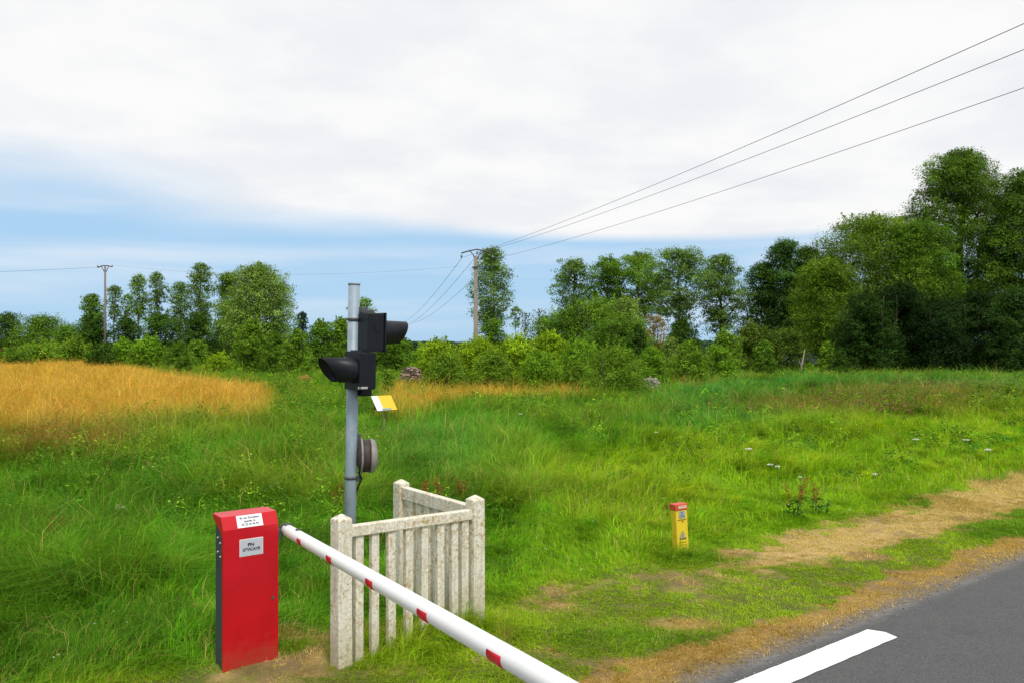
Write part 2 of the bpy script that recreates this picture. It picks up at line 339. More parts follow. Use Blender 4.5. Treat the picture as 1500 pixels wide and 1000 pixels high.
# ------------------------------------------------------------------ grass
def sample_fan(n, d0, d1, p, spread=.66):
    """n points in the fan before the camera, density falling with distance"""
    q = 2 - p; u = rng.random(n); d = (d0 ** q + u * (d1 ** q - d0 ** q)) ** (1 / q)
    return rng.uniform(-spread, spread, n) * d, d
def blades(x, y, h, wd, col, lean=.55, curl=.75, z=None):
    n = len(x); an = rng.uniform(0, 2 * np.pi, n); la = fbm(x, y, 1.3, 5) * 14 + rng.normal(0, .8, n); an = la + np.pi / 2 + rng.normal(0, .9, n)
    le = np.abs(rng.normal(0, lean, n)); cu = np.abs(rng.normal(0, curl, n)) + .08
    wx, wy = np.cos(an) * wd, np.sin(an) * wd; lx, ly = np.cos(la), np.sin(la)
    z = terrain(x, y) if z is None else z
    m1, m2 = .55 * h, h
    o1 = m1 * le * .6; o2 = m2 * (le + cu * .6)
    V = np.empty((n, 5, 3), np.float32)
    V[:, 0] = np.stack([x - wx, y - wy, z - .02], 1); V[:, 1] = np.stack([x + wx, y + wy, z - .02], 1)
    V[:, 2] = np.stack([x + lx * o1 - wx * .8, y + ly * o1 - wy * .8, z + m1], 1); V[:, 3] = np.stack([x + lx * o1 + wx * .8, y + ly * o1 + wy * .8, z + m1], 1)
    V[:, 4] = np.stack([x + lx * o2, y + ly * o2, z + m2 * (1 - .35 * np.minimum(le + cu * .5, 1.2))], 1)
    f = np.array([[0, 1, 3], [0, 3, 2], [2, 3, 4]])
    return V.reshape(-1, 3), (f[None] + (np.arange(n) * 5)[:, None, None]).reshape(-1, 3), np.repeat(col, 5, 0)
def meadow(n, d0, d1, p, hs=1.0):
    x, y = sample_fan(n, d0, d1, p)
    # tussocks: pull blades together a little
    qx = (vn(x, y, .11, 3) - .5) * .16; qy = (vn(x, y, .11, 7) - .5) * .16; x = x + qx; y = y + qy
    col, h, den, straw, _ = zones(x, y)
    keep = rng.random(n) < den; x, y, col, h, straw = x[keep], y[keep], col[keep], h[keep], straw[keep]; n = len(x)
    isd = rng.random(n) < straw * .5
    col = col * rng.lognormal(0, .20, (n, 1)) * np.exp(rng.normal(0, .10, (n, 3)))
    st_c = np.array([[.46, .34, .11]]) * rng.lognormal(0, .25, (n, 1)); col = np.where(isd[:, None], st_c, col)
    h = h * rng.lognormal(0, .28, n) * hs * np.where(isd, 1.12, 1)
    wd = .0031 * (y / 7) ** .66 * (.5 + .8 * rng.random(n)) * np.where(isd, .6, 1) * np.clip(h / .15, .75, 1.25)
    return blades(x, y, h, wd, np.clip(col, 0, .9))
def merge(L):
    V, Fa, C = [], [], []; o = 0
    for v, f, c in L: V.append(v); Fa.append(f + o); C.append(c); o += len(v)
    return np.concatenate(V), np.concatenate(Fa), np.concatenate(C)
def verge(n):
    t = rng.uniform(-4.5, 16, n) ; s = rng.uniform(0.0, 3.0, n); x = P0[0] + U[0] * t + NN[0] * s; y = P0[1] + U[1] * t + NN[1] * s
    k = (y > 5) & (np.abs(x) < .68 * y); x, y = x[k], y[k]
    col, h, den, straw, _ = zones(x, y); k = rng.random(len(x)) < den; x, y, col, h = x[k], y[k], col[k], h[k]; n = len(x)
    return blades(x, y, np.minimum(h, .09) * rng.uniform(.35, 1.0, n), .0036 * (y / 7) ** .85 * rng.uniform(.5, 1.3, n), np.clip(col * rng.lognormal(0, .32, (n, 1)), 0, .9), 1.3, 1.0)
def tussocks(nt_, k=130):
    x, y = sample_fan(nt_, 7.2, 60, 1.2); t, s_ = st(x, y); col, h, den, straw, so = zones(x, y)
    keep = (s_ > 3.6) & (so[:, 0] < .15); x, y, col, h = x[keep], y[keep], col[keep], h[keep]; n = len(x)
    tone = rng.random(n)[:, None]; col = np.where(tone < .55, col * .62, np.where(tone < .8, col * np.array([[1.5, 1.15, 1.3]]), col * np.array([[.75, 1.0, 1.4]])))
    hh = (h * rng.uniform(1.1, 1.6, n) + .06); r_ = rng.uniform(.04, .12, n) * (y / 9) ** .3
    x, y, hh, r_, col = (np.repeat(q, k, 0) for q in (x, y, hh, r_, col)); n = len(x)
    a_ = rng.uniform(0, 6.28, n); rad = np.sqrt(rng.random(n)); x = x + np.cos(a_) * r_ * rad; y = y + np.sin(a_) * r_ * rad
    hh = hh * rng.uniform(.5, 1.05, n)
    return blades(x, y, hh, .0036 * (y / 7) ** .66 * rng.uniform(.5, 1.3, n), np.clip(col * rng.lognormal(0, .2, (n, 1)), 0, .9), .7, .9)
V, Fa, C = merge([tussocks(2600), meadow(340000, 5.0, 14, 1.0), verge(260000), meadow(330000, 13, 34, 1.35), meadow(400000, 32, 95, 1.6, 1.05), meadow(80000, 90, 165, 1.7, 1.1)])
link('meadow_grass', np_mesh('meadow_grass', V, Fa, C), GRASS, kind='stuff', label='green and golden meadow grass across the field', category='grass')

# ------------------------------------------------------------------ leaf cards
def leaves(P, Nrm, size, col, asp=.5):
    n = len(P); r = rng.normal(size=(n, 3)); a_ = np.cross(Nrm, r); a_ /= np.linalg.norm(a_, axis=1, keepdims=True) + 1e-9
    b_ = np.cross(Nrm, a_); b_ /= np.linalg.norm(b_, axis=1, keepdims=True) + 1e-9
    s = np.asarray(size).reshape(-1, 1) * np.ones((n, 1)) * .5
    V = np.stack([P - a_ * s, P - b_ * s * asp + Nrm * s * .15, P + a_ * s, P + b_ * s * asp + Nrm * s * .15], 1)
    return V.reshape(-1, 3), np.arange(4 * n).reshape(-1, 4), np.repeat(col, 4, 0)
def unit(n): v = rng.normal(size=(n, 3)); return v / np.linalg.norm(v, axis=1, keepdims=True)
# broad-leaved weeds in patches
x, y = sample_fan(9000, 7.5, 62, 1.15); t_, s_ = st(x, y)
px, pg, pv = ground_px(x, y)
m = fbm(x, y, 2.2, 4) + .20 * np.exp(-(((px - 210) / 90) ** 2 + ((pv - 690) / 28) ** 2)) + .14 * np.exp(-(((px - 1380) / 160) ** 2 + ((pv - 590) / 14) ** 2)) + .16 * np.exp(-(((px - 1090) / 60) ** 2 + ((pv - 605) / 9) ** 2)) + .16 * np.exp(-(((px - 790) / 60) ** 2 + ((pv - 590) / 9) ** 2)) + .08 * sst(620 - px, 0, 200) * (y > 9)
_, hz_, _, _, so = zones(x, y)
keep = (m > .585) & (s_ > 4.0) & (so[:, 0] < .12); x, y, hz_ = x[keep], y[keep], hz_[keep]; npl = len(x); k = 46
kind = rng.random(npl); pc = np.where(kind[:, None] < .72, np.array([[.055, .17, .012]]), np.array([[.20, .34, .02]])) * rng.lognormal(0, .25, (npl, 1))
ph = (hz_ + .12) * rng.uniform(.7, 1.25, npl); pr = rng.uniform(.07, .2, npl) * (y / 10) ** .25
x, y, ph, pr, pc = (np.repeat(q, k, 0) for q in (x, y, ph, pr, pc)); n = len(x)
a_ = rng.uniform(0, 6.28, n); f = rng.random(n) ** .6; x = x + np.cos(a_) * pr * np.sqrt(rng.random(n)); y = y + np.sin(a_) * pr * np.sqrt(rng.random(n)); hh = ph * f * (1 - .0 * f)
col = pc * rng.lognormal(0, .25, (n, 1))
nr = unit(n) * .6 + np.array([0, 0, 1]); nr /= np.linalg.norm(nr, axis=1, keepdims=True)
V, Fa, C = leaves(np.stack([x, y, terrain(x, y) + hh + .05], 1), nr, .044 * (y / 9) ** .6 * rng.uniform(.5, 1.3, n), col, .5)
link('weeds', np_mesh('weeds', V, Fa, C), LEAF, kind='stuff', label='dark broad-leaved weeds in patches of the meadow', category='weeds')
# tiny flowers: pink willowherb band, pale yellow-green umbels, white dots
def flowers(n, cx, cy, rx, ry, hh, col, sz, name, label, flat=False):
    px = rng.normal(cx, rx, n); pv = rng.normal(cy, ry, n).clip(534, 990)
    if not flat: pv = pv - (px - cx) * .04
    y = 2500 / (pv - HY); x = (px - 750) / F * y
    z = terrain(x, y) + hh * rng.uniform(.75, 1.15, n)
    P = np.stack([x, y, z], 1); reps = 5; P = np.repeat(P, reps, 0) + rng.normal(0, sz * .8, (n * reps, 3)) * np.array([1, 1, .6])
    c = np.array([col]) * rng.lognormal(0, .3, (n * reps, 1)); nr = unit(n * reps) * .7 + np.array([0, 0, .8]); nr /= np.linalg.norm(nr, axis=1, keepdims=True)
    return leaves(P, nr, sz * rng.uniform(.6, 1.2, n * reps), np.clip(c, 0, .9), .8)
V, Fa, C = merge([flowers(420, 1260, 582, 80, 9, .62, (.42, .09, .16), .055, '', ''), flowers(220, 1380, 566, 70, 6, .62, (.34, .13, .12), .06, '', '')])
link('pink_wildflowers', np_mesh('pink_wildflowers', V, Fa, C), LEAF, kind='stuff', label='band of small pink wildflowers in the right of the meadow', category='wildflowers')
V, Fa, C = merge([flowers(26, 55, 722, 28, 12, .36, (.42, .58, .06), .03, '', '', True), flowers(24, 180, 685, 26, 10, .40, (.40, .55, .06), .03, '', '', True),
                  flowers(60, 1300, 640, 160, 40, .42, (.45, .5, .12), .02, '', '', True), flowers(40, 860, 655, 120, 30, .38, (.45, .55, .08), .022, '', '', True)])
link('yellow_wildflowers', np_mesh('yellow_wildflowers', V, Fa, C), LEAF, kind='stuff', label='scattered yellow green wildflowers among the grass', category='wildflowers')
V, Fa, C = merge([flowers(46, 160, 800, 140, 60, .2, (.75, .75, .7), .009, '', '', True), flowers(60, 900, 700, 260, 60, .3, (.75, .75, .68), .010, '', '', True)])
link('white_wildflowers', np_mesh('white_wildflowers', V, Fa, C), LEAF, kind='stuff', label='tiny white daisies dotted through the grass', category='wildflowers')

# ------------------------------------------------------------------ trees and bushes
ENV = {'round': lambda z: math.sqrt(max(.02, 1 - (2 * z - 1) ** 2)), 'dome': lambda z: math.sqrt(max(.05, 1 - z ** 2.6)),
       'poplar': lambda z: max(.16, (math.sin(math.pi * min(1, z * .86 + .10))) ** .7), 'cone': lambda z: max(.1, 1 - z),
       'spread': lambda z: .55 + .45 * math.sin(math.pi * min(1, z * 1.1)) if z < .85 else .6}
def plant(name, px, top, wpx, d, cb, shape, colr, label, cat='tree', group=None, nl=22, lr=.36, cover=3.6, leafk=1.0, trunk=.018, bark=None, lean=0, dens=1.0, limbs=14, colvar=.22, up=.5, stems=1, sub=34, fill=.14, shoots=0):
    H = CZ + (HY - top) / F * d; W = wpx / F * d; zb = max(.05, CZ + (HY - cb) / F * d); hc = H - zb
    x0 = (px - 750) / F * d; z0 = float(terrain(np.array([x0]), np.array([d]))[0])
    root = thing(name, (x0, d, z0), label, cat, group=group)
    lob = []; ga = rng.uniform(0, 6.28)
    for i in range(nl):
        zf = (i + rng.random()) / nl; rr = W / 2 * ENV[shape](zf); lrad = min(lr * 1.45 * W / 2 * rng.uniform(.75, 1.25) * (.8 if zf > .85 else 1), hc * .45)
        rad = max(0, rr - lrad * .8); an = ga + i * 2.4 + rng.normal(0, .3)
        if i % 4 == 3: rad *= rng.random()
        zc = zb + zf * hc; zc = min(zc, H - lrad * .8); zc = max(zc, zb + lrad * .6)
        lob.append((math.cos(an) * rad + lean * (zc / H) * W, math.sin(an) * rad, zc, lrad, rng.lognormal(0, colvar * .7)))
    lob.append((lean * W, 0, H - lr * W * .36, lr * W * .42, 1.0))
    L = max(.05, d * .00205) * leafk
    n = int(cover * W * hc / (L * L * .34) * dens * 1.6)
    lob = np.array(lob); wt = lob[:, 3] ** 2; wt /= wt.sum(); li = rng.choice(len(lob), n, p=wt)
    subs = unit(len(lob) * sub).reshape(len(lob), sub, 3); subs[..., 2] = np.abs(subs[..., 2]) * np.where(rng.random((len(lob), sub)) < .28, -1, 1)
    subs *= rng.uniform(.62, 1.0, (len(lob), sub, 1)); si = (sub * rng.random(n) ** 1.25).astype(int)
    scol = rng.lognormal(0, colvar, (len(lob), sub)); ssz = rng.uniform(.10, .26, (len(lob), sub))
    r = lob[li, 3][:, None]; gs = rng.normal(0, 1, (n, 3)); gs *= np.minimum(1, 1.9 / np.linalg.norm(gs, axis=1))[:, None]
    off = subs[li, si] * r + gs * ssz[li, si][:, None] * r * np.array([1.15, 1.15, .75])
    inner = rng.random(n) < fill; off[inner] = (unit(n) * rng.random((n, 1)) ** .4 * .8 * r)[inner]
    P = lob[li, :3] + off * np.array([1, 1, .9]); dirn = off / (np.linalg.norm(off, axis=1, keepdims=True) + 1e-6)
    P[:, 2] = np.clip(P[:, 2], .04, None)
    nr = dirn * .55 + np.array([0, 0, up]) + rng.normal(0, .42, (n, 3)); nr /= np.linalg.norm(nr, axis=1, keepdims=True)
    tint = rng.random((n, 1)) * .14
    if shoots:
        ns = shoots; k = 34; bi = rng.integers(0, len(lob), ns); bd = unit(ns); bd[:, 2] = np.abs(bd[:, 2]) * 1.2 + .5; bd /= np.linalg.norm(bd, axis=1, keepdims=True)
        b0 = lob[bi, :3] + bd * lob[bi, 3][:, None] * .75; ln = (lob[bi, 3] * rng.uniform(.35, .95, ns))[:, None] * (1 if cat == 'bush' else .45)
        f = np.tile(np.linspace(0, 1, k), ns)[:, None]; Q = np.repeat(b0, k, 0) + np.repeat(bd * np.array([.7, .7, 1]) * ln, k, 0) * f + rng.normal(0, 1, (ns * k, 3)) * (1 - f * .75) * L * .8
        P = np.concatenate([P, Q]); nr = np.concatenate([nr, unit(ns * k)]); li = np.concatenate([li, np.repeat(bi, k)]); si = np.concatenate([si, np.repeat(rng.integers(0, sub, ns), k)])
        tint = np.concatenate([tint, rng.random((ns * k, 1)) * .35]); n += ns * k
    c = np.array([colr]) * (lob[li, 4] * scol[li, si])[:, None] * rng.lognormal(0, .2, (n, 1)); c = c + tint * c * np.array([1.2, .5, 0])
    V, Fa, C = leaves(P, nr, L * rng.uniform(.65, 1.35, n), np.clip(c, 0, .8), .55)
    mb = MB(); r0 = max(.03, H * trunk)
    for s_ in range(stems):
        ox = 0 if stems == 1 else rng.uniform(-.25, .25) * W; oy = 0 if stems == 1 else rng.uniform(-.2, .2) * W
        wob = rng.normal(0, .012 * H, (5, 2)); pts = [(ox * .4, oy * .4, -.1)]
        for k in range(1, 6): f = k / 5; pts.append((ox + lean * f * W * .9 + wob[k - 1, 0], oy + wob[k - 1, 1], f * H * .86))
        mb.tube(pts, [r0 * (1 - .15 * k) for k in range(6)], 7)
    for k in range(min(limbs, len(lob) - 1)):
        q = lob[k * (len(lob) - 1) // max(1, min(limbs, len(lob) - 1))]; sz = max(zb * .55, q[2] - rng.uniform(.25, .5) * hc * .6); sz = min(sz, H * .8)
        a0 = np.array([lean * sz / H * W, 0, sz]); b0 = q[:3] + unit(1)[0] * q[3] * .4; mid = (a0 + b0) / 2 + np.array([0, 0, -.1 * np.linalg.norm(b0 - a0)]) + rng.normal(0, .04, 3) * W
        mb.tube([a0, (a0 * .6 + mid * .4 + mid * 0), mid, b0], [r0 * .45, r0 * .36, r0 * .27, r0 * .1], 5, False)
    if cat != 'bush': mb.build('trunk', bark or BARK, root); link('crown', np_mesh('crown', V, Fa, C), LEAF, root)
    else: mb.build('stem', bark or BARK, root); link('foliage', np_mesh('foliage', V, Fa, C), LEAF, root)
    return root
DK, MD, GR, LT, YG = (.050, .115, .013), (.095, .195, .016), (.135, .255, .020), (.15, .30, .018), (.23, .37, .016)
BL, WIL = (.125, .22, .045), (.165, .27, .050)
GF = 'trees along the far edge of the golden field'
# far left low wood
for a_ in ((12, 458, 62, 135, 520, DK, 'dark rounded tree at the left edge of the photo behind the orange roof'),
           (62, 462, 96, 130, 518, MD, 'low wide round tree left of the left utility pole, tallest of the low ones'),
           (98, 478, 50, 125, 520, MD, 'small round tree filling the gap just before the tall left tree row')):
    plant('round_tree', a_[0], a_[1], a_[2], a_[3], a_[4], 'dome', a_[5], a_[6], group=GF, nl=24, lr=.34, cover=3.2)
L = [('bushy_tree', 134, 431, 46, 112, 520, 'round', MD, 'bushy dark tree just left of the left utility pole', 16, .42, 1),
     ('slim_tree', 168, 418, 26, 112, 468, 'poplar', BL, 'slim tree with small crown just right of the left utility pole', 10, .5, .8),
     ('slim_tree', 186, 431, 20, 114, 480, 'poplar', BL, 'smallest thin tree between the pole and the pair of slim trees', 8, .5, .7),
     ('slim_tree', 203, 402, 30, 110, 468, 'poplar', GR, 'left one of the pair of slim trees with bare lower trunks', 12, .46, .85),
     ('slim_tree', 229, 399, 31, 110, 476, 'poplar', BL, 'right one of the pair of slim trees with bare lower trunks', 12, .46, .85),
     ('slim_tree', 264, 414, 38, 108, 490, 'poplar', BL, 'medium slim tree left of the tall pointed tree', 13, .44, .85),
     ('slim_tree', 294, 386, 44, 106, 480, 'poplar', BL, 'tall pointed tree left of the big rounded willow', 17, .42, .95),
     ('bushy_tree', 334, 398, 56, 100, 520, 'round', MD, 'dark green tree leaning against the left side of the big willow', 20, .4, 1.0)]
for nm, px, tp, w_, d, cb, sh, cl, lab, nl, lr, dn in L:
    plant(nm, px, tp, w_, d, cb, sh, cl, lab, group=GF, nl=nl, lr=lr, dens=dn, bark=PALEBARK if nm == 'slim_tree' else BARK, trunk=.011, cover=3.0 if nm == 'slim_tree' else 3.6)
plant('willow_tree', 378, 388, 118, 92, 540, 'round', WIL, 'big rounded grey green willow right of the tall pointed tree', group=GF, nl=50, lr=.28, cover=4.8, fill=.3, shoots=60)
plant('conifer_tree', 443, 458, 22, 130, 520, 'cone', (.02, .05, .03), 'small dark pointed conifer right of the big willow', nl=12, lr=.5, group=GF)
UB = 'shrubs under the far left trees'
L = [(135, 462, 60, 108, DK, 'dark shrub under the bushy tree beside the left pole'), (185, 470, 60, 106, DK, 'dark shrub behind the left pole foot, right of the pole'),
     (235, 462, 70, 104, DK, 'dark shrub under the pair of slim trees'), (290, 462, 70, 102, DK, 'dark shrub under the tall pointed tree'), (338, 470, 60, 98, DK, 'dark shrub left under the big willow'),
     (398, 476, 70, 94, DK, 'dark shrub right under the big willow'),
     (60, 503, 80, 100, GR, 'low green shrub at the back of the golden field, left of the pole'), (108, 500, 60, 98, GR, 'low green shrub nearest left of the left pole'),
     (20, 515, 60, 88, MD, 'lowest shrub at left edge before the orange roof'), (150, 505, 46, 84, DK, 'very dark low shrub at the foot of the left pole'),
     (185, 500, 46, 86, LT, 'light green shrub right of the left pole foot'), (218, 495, 56, 78, LT, 'bright green rounded shrub beneath the pair of slim trees'),
     (262, 505, 50, 76, MD, 'mid green shrub right of the bright rounded one'), (288, 498, 44, 80, GR, 'green shrub under the tall pointed tree'),
     (322, 520, 46, 64, YG, 'small yellow green bush standing alone in the grass'), (268, 526, 28, 66, MD, 'tiny dark bush at the right back corner of the golden field')]
for px, tp, w_, d, cl, lab in L:
    plant('shrub', px, tp, w_, d, 560, 'dome', cl, lab, 'bush', UB, nl=16, lr=.36, shoots=40, cover=3.4, stems=3, limbs=5)
CB = 'bushes behind the crossing signal'
L = [(368, 470, 54, 62, GR, 'round', 'tall leafy bush with pale stem left of the signal, leftmost of three'), (402, 488, 44, 60, MD, 'dome', 'middle dark leafy bush of the three left of the signal'),
     (434, 487, 50, 58, GR, 'dome', 'green leafy bush nearest left of the signal lamps'), (470, 474, 60, 72, MD, 'dome', 'dark bush directly left behind the lower signal lamp'),
     (500, 468, 50, 74, GR, 'dome', 'light green bush seen just left of the signal pole'), (545, 478, 66, 68, GR, 'dome', 'bush right behind the black signal lamps'),
     (578, 490, 56, 66, MD, 'dome', 'dark bush just right of the black signal lamps'), (590, 500, 50, 74, MD, 'dome', 'low dark bush behind the heap of cut logs')]
for px, tp, w_, d, cl, sh, lab in L:
    plant('leafy_bush', px, tp, w_, d, 566, sh, cl, lab, 'bush', CB, nl=22, lr=.32, shoots=50, cover=3.8, stems=3, limbs=6)
plant('young_tree', 532, 436, 56, 84, 520, 'spread', GR, 'young tree whose thin top shows above the signal lamps', nl=12, lr=.32, dens=.45, trunk=.01)
plant('sapling', 568, 540, 22, 36, 583, 'cone', GR, 'slender leafy sapling standing behind the small yellow sign', nl=8, lr=.5, trunk=.012)
# far ridge seen between signal and pole
V = []; rl = []
n = 26000; px = rng.uniform(560, 800, n); d = rng.uniform(255, 300, n); topz = CZ + (HY - (499 + 5 * (vn(px, px * 0, 22, 1)) + 3 * vn(px, px * 0, 7, 2))) / F * d * 1.0 + .6
z = topz * rng.random(n) ** .4; P = np.stack([(px - 750) / F * d, d, z], 1); nr = unit(n) + np.array([0, -.3, .8]); nr /= np.linalg.norm(nr, axis=1, keepdims=True)
V, Fa, C = leaves(P, nr, .75 * rng.uniform(.6, 1.3, n), np.array([[.045, .10, .05]]) * rng.lognormal(0, .25, (n, 1)), .7)  # bluish leaf colour stands in for haze over the distance
link('distant_wood', np_mesh('distant_wood', V, Fa, C), LEAF, kind='stuff', label='far low line of trees on the horizon between signal and pole', category='wood')
n = 60000; px = rng.uniform(-500, 2000, n); d = rng.uniform(300, 420, n); z = (2.2 + 2.0 * vn(px, px * 0, 40, 3)) * rng.random(n) ** .4
P = np.stack([(px - 750) / F * d, d, z], 1); nr = unit(n) + np.array([0, -.3, .8]); nr /= np.linalg.norm(nr, axis=1, keepdims=True)
V, Fa, C = leaves(P, nr, 1.3 * rng.uniform(.6, 1.3, n), np.array([[.045, .09, .05]]) * rng.lognormal(0, .25, (n, 1)), .7)
link('distant_hedge', np_mesh('distant_hedge', V, Fa, C), LEAF, kind='stuff', label='distant hedge line along the horizon behind everything', category='hedge')
# centre
plant('poplar_tree', 720, 362, 72, 98, 478, 'poplar', BL, 'tall poplar right behind the concrete utility pole', nl=30, lr=.34, dens=.82, bark=PALEBARK, trunk=.012, cover=3.4)
plant('bushy_tree', 722, 466, 50, 92, 520, 'dome', MD, 'low bushy tree at the foot of the tall poplar', nl=12, lr=.42)
plant('slim_tree', 755, 448, 20, 96, 480, 'poplar', BL, 'thin small tree with bare trunk just right of the tall poplar', nl=7, lr=.5, dens=.5, bark=PALEBARK, trunk=.009)
def bare_tree(px, tp, w_, d, colb, label, nb=60, leafn=0):
    H = CZ + (HY - tp) / F * d; W = w_ / F * d; x0 = (px - 750) / F * d; root = thing('bare_tree', (x0, d, float(terrain(np.array([x0]), np.array([d]))[0])), label, 'tree', group='half bare trees between the poplars')
    mb = MB(); mb.tube([(0, 0, -.1), (.02 * W, 0, H * .5), (0, 0, H * .97)], [H * .011, H * .007, .012], 6)
    for k in range(nb):
        z = H * rng.uniform(.3, .92); an = rng.uniform(0, 6.28); ln = W * .5 * rng.uniform(.4, 1) * (1.15 - z / H); dx, dy = math.cos(an), math.sin(an)
        p1 = (dx * ln * .5, dy * ln * .5, z + ln * .6); p2 = (dx * ln, dy * ln, z + ln * 1.5)
        mb.tube([(0, 0, z), p1, p2], [.03, .02, .012], 4, False)
        for j in range(2):
            q = rng.normal(0, .25, 3) * ln; mb.tube([p1, (p1[0] + q[0], p1[1] + q[1], p1[2] + abs(q[2]) + ln * .5)], [.016, .01], 3, False)
    mb.build('trunk', colb, root)
    if leafn:
        P = np.stack([rng.normal(0, W * .22, leafn), rng.normal(0, W * .22, leafn), H * rng.uniform(.35, .95, leafn)], 1); nr = unit(leafn)
        V, Fa, C = leaves(P, nr, d * .0022 * rng.uniform(.7, 1.3, leafn), np.array([[.07, .12, .03]]) * rng.lognormal(0, .3, (leafn, 1)), .6); link('crown', np_mesh('crown', V, Fa, C), LEAF, root)
GREYB = mat('dead_wood', (.25, .23, .20), .9, .2); ORB = mat('dead_leaves', (.34, .19, .06), .9, .2)
bare_tree(770, 452, 26, 88, GREYB, 'half bare thin tree, first right of the poplar', 46, 500)
bare_tree(790, 446, 26, 86, GREYB, 'half bare grey twiggy tree, rightmost of the bare ones', 60, 260)
plant('bushy_tree', 800, 462, 60, 76, 540, 'dome', BL, 'grey green small tree under the half bare trees', nl=14, lr=.38, dens=.7)
AT = 'airy tall trees along the centre skyline'
L = [(842, 380, 76, 102, 462, 'round', BL, 'leftmost airy tall tree of the centre skyline', 18, .34, .75), (890, 376, 72, 100, 470, 'poplar', MD, 'denser dark tall tree second from left on the centre skyline', 20, .36, .9),
     (936, 369, 100, 102, 468, 'round', GR, 'third airy tree from left, above the orange dead shrub', 26, .30, .85), (996, 364, 112, 92, 465, 'spread', BL, 'wide airy tree with forked dark trunk standing clear of the bushes', 30, .28, .85),
     (1056, 371, 80, 94, 485, 'poplar', BL, 'airy tree between the forked tree and the dark poplar group', 22, .34, .8)]
for px, tp, w_, d, cb, sh, cl, lab, nl, lr, dn in L:
    plant('airy_tree', px, tp, w_, d, cb, sh, cl, lab, group=AT, nl=nl, lr=lr, dens=dn, trunk=.018, limbs=18, sub=16, fill=.05)
DP = 'dark poplars left of the big trees'
for px, tp, w_, d, cl, lab in ((1118, 384, 74, 96, DK, 'left shoulder of the dark poplar group'), (1150, 352, 80, 95, (.050, .115, .022), 'tallest dark poplar with pointed top'), (1182, 362, 74, 94, DK, 'right dark poplar next to the big spreading tree'), (1218, 375, 60, 96, DK, 'dark poplar top peeping out behind the spreading tree')):
    plant('dark_poplar', px, tp, w_, d, 520, 'poplar', cl, lab, group=DP, nl=26, lr=.38, cover=4.2)
# mound of willow scrub and bright bushes, centre
SC = 'scrub bushes behind the golden grass strip'
L = [(640, 503, 76, 48, YG, 'bright yellow green bush leftmost of the scrub, by the utility pole foot'), (618, 510, 40, 56, LT, 'bright bush just right of the log heap'), (700, 500, 84, 46, YG, 'bright bush directly before the utility pole foot'),
     (655, 520, 70, 41, GR, 'green bush at the front left of the scrub'), (755, 498, 80, 48, YG, 'bright bush right of the utility pole'), (722, 518, 76, 41, GR, 'front bush below the utility pole'),
     (805, 492, 80, 48, YG, 'brightest bush in the middle of the scrub'), (790, 518, 76, 41, LT, 'front bush in the middle of the scrub'), (850, 505, 80, 45, LT, 'bush in the front right half of the scrub'),
     (900, 508, 96, 38, GR, 'large round front bush reaching lowest into the grass'), (845, 530, 56, 40, GR, 'small front bush left of the large round one'), (955, 512, 56, 43, LT, 'loose bush right of the large round one, above the stone heap'),
     (1008, 506, 60, 45, GR, 'light green bush right of the stone heap'), (985, 500, 50, 52, WIL, 'grey green bush under the forked tree')]
for px, tp, w_, d, cl, lab in L:
    plant('scrub_bush', px, tp, w_, d, 578, 'dome', cl, lab, 'bush', SC, nl=26, lr=.27, shoots=90, cover=3.8, stems=4, limbs=8, colvar=.16, up=.35)
MS = 'taller willow scrub behind the bright bushes'
L = [(828, 456, 96, 72, MD, 'dark scrub tree above the bright bushes, leftmost'), (872, 442, 104, 72, GR, 'rounded scrub tree beneath the dense skyline tree'), (915, 436, 92, 74, WIL, 'grey green willow scrub, highest of the mound'),
     (905, 466, 120, 62, MD, 'dark mid scrub behind the large round bush'), (935, 480, 40, 58, DK, 'very dark small round shrub beside the orange dead shrub'), (1000, 470, 70, 84, DK, 'dark shrub behind the forked tree trunk')]
for px, tp, w_, d, cl, lab in L:
    plant('willow_scrub', px, tp, w_, d, 560, 'dome', cl, lab, 'bush', MS, nl=30, lr=.27, shoots=70, cover=3.8, stems=4, limbs=8)
plant('dead_shrub', 960, 462, 50, 64, 540, 'spread', (.24, .19, .05), 'orange brown dead shrub in the middle of the scrub', 'bush', nl=14, lr=.32, dens=.4, bark=ORB, stems=5, limbs=12)
RB = 'bushes before the dark poplars'
L = [(1062, 486, 56, 64, GR, 'light leafy bush left before the dark poplars'), (1052, 510, 50, 50, LT, 'small bright sapling bush at the grass edge, left'), (1100, 474, 84, 70, (.085, .14, .015), 'broad olive bush beneath the dark poplars'),
     (1150, 482, 84, 68, (.075, .13, .015), 'olive bush left of the shed roof'), (1120, 502, 40, 60, MD, 'upright dark bush at the grass edge'), (1200, 478, 70, 76, MD, 'bush above the shed roof'), (1212, 503, 36, 66, GR, 'small round bright bush right of the shed roof'),
     (1228, 518, 34, 62, DK, 'small dark bush left of the big trees foot'), (1185, 536, 34, 66, LT, 'low bright bush in front of the shed roof')]
for px, tp, w_, d, cl, lab in L:
    plant('grove_bush', px, tp, w_, d, 560, 'dome', cl, lab, 'bush', RB, nl=22, lr=.31, shoots=50, cover=4.0, stems=3, limbs=6)
BT = 'big trees on the right'
G1 = (.125, .22, .018)
plant('spreading_tree', 1280, 316, 190, 76, 520, 'round', G1, 'broad spreading tree sloping down left of the tallest tree', group=BT, nl=60, lr=.25, cover=4.4, fill=.3, shoots=120, trunk=.02)
plant('spreading_tree', 1212, 378, 110, 72, 520, 'round', G1, 'lower drooping tree at the left end of the big trees', group=BT, nl=34, lr=.28, cover=4.2, fill=.3, shoots=80)
plant('tall_tree', 1408, 222, 176, 78, 490, 'round', (.09, .175, .016), 'tallest tree with open branches at the right', group=BT, nl=60, lr=.24, cover=4.4, shoots=140, trunk=.022, limbs=30)
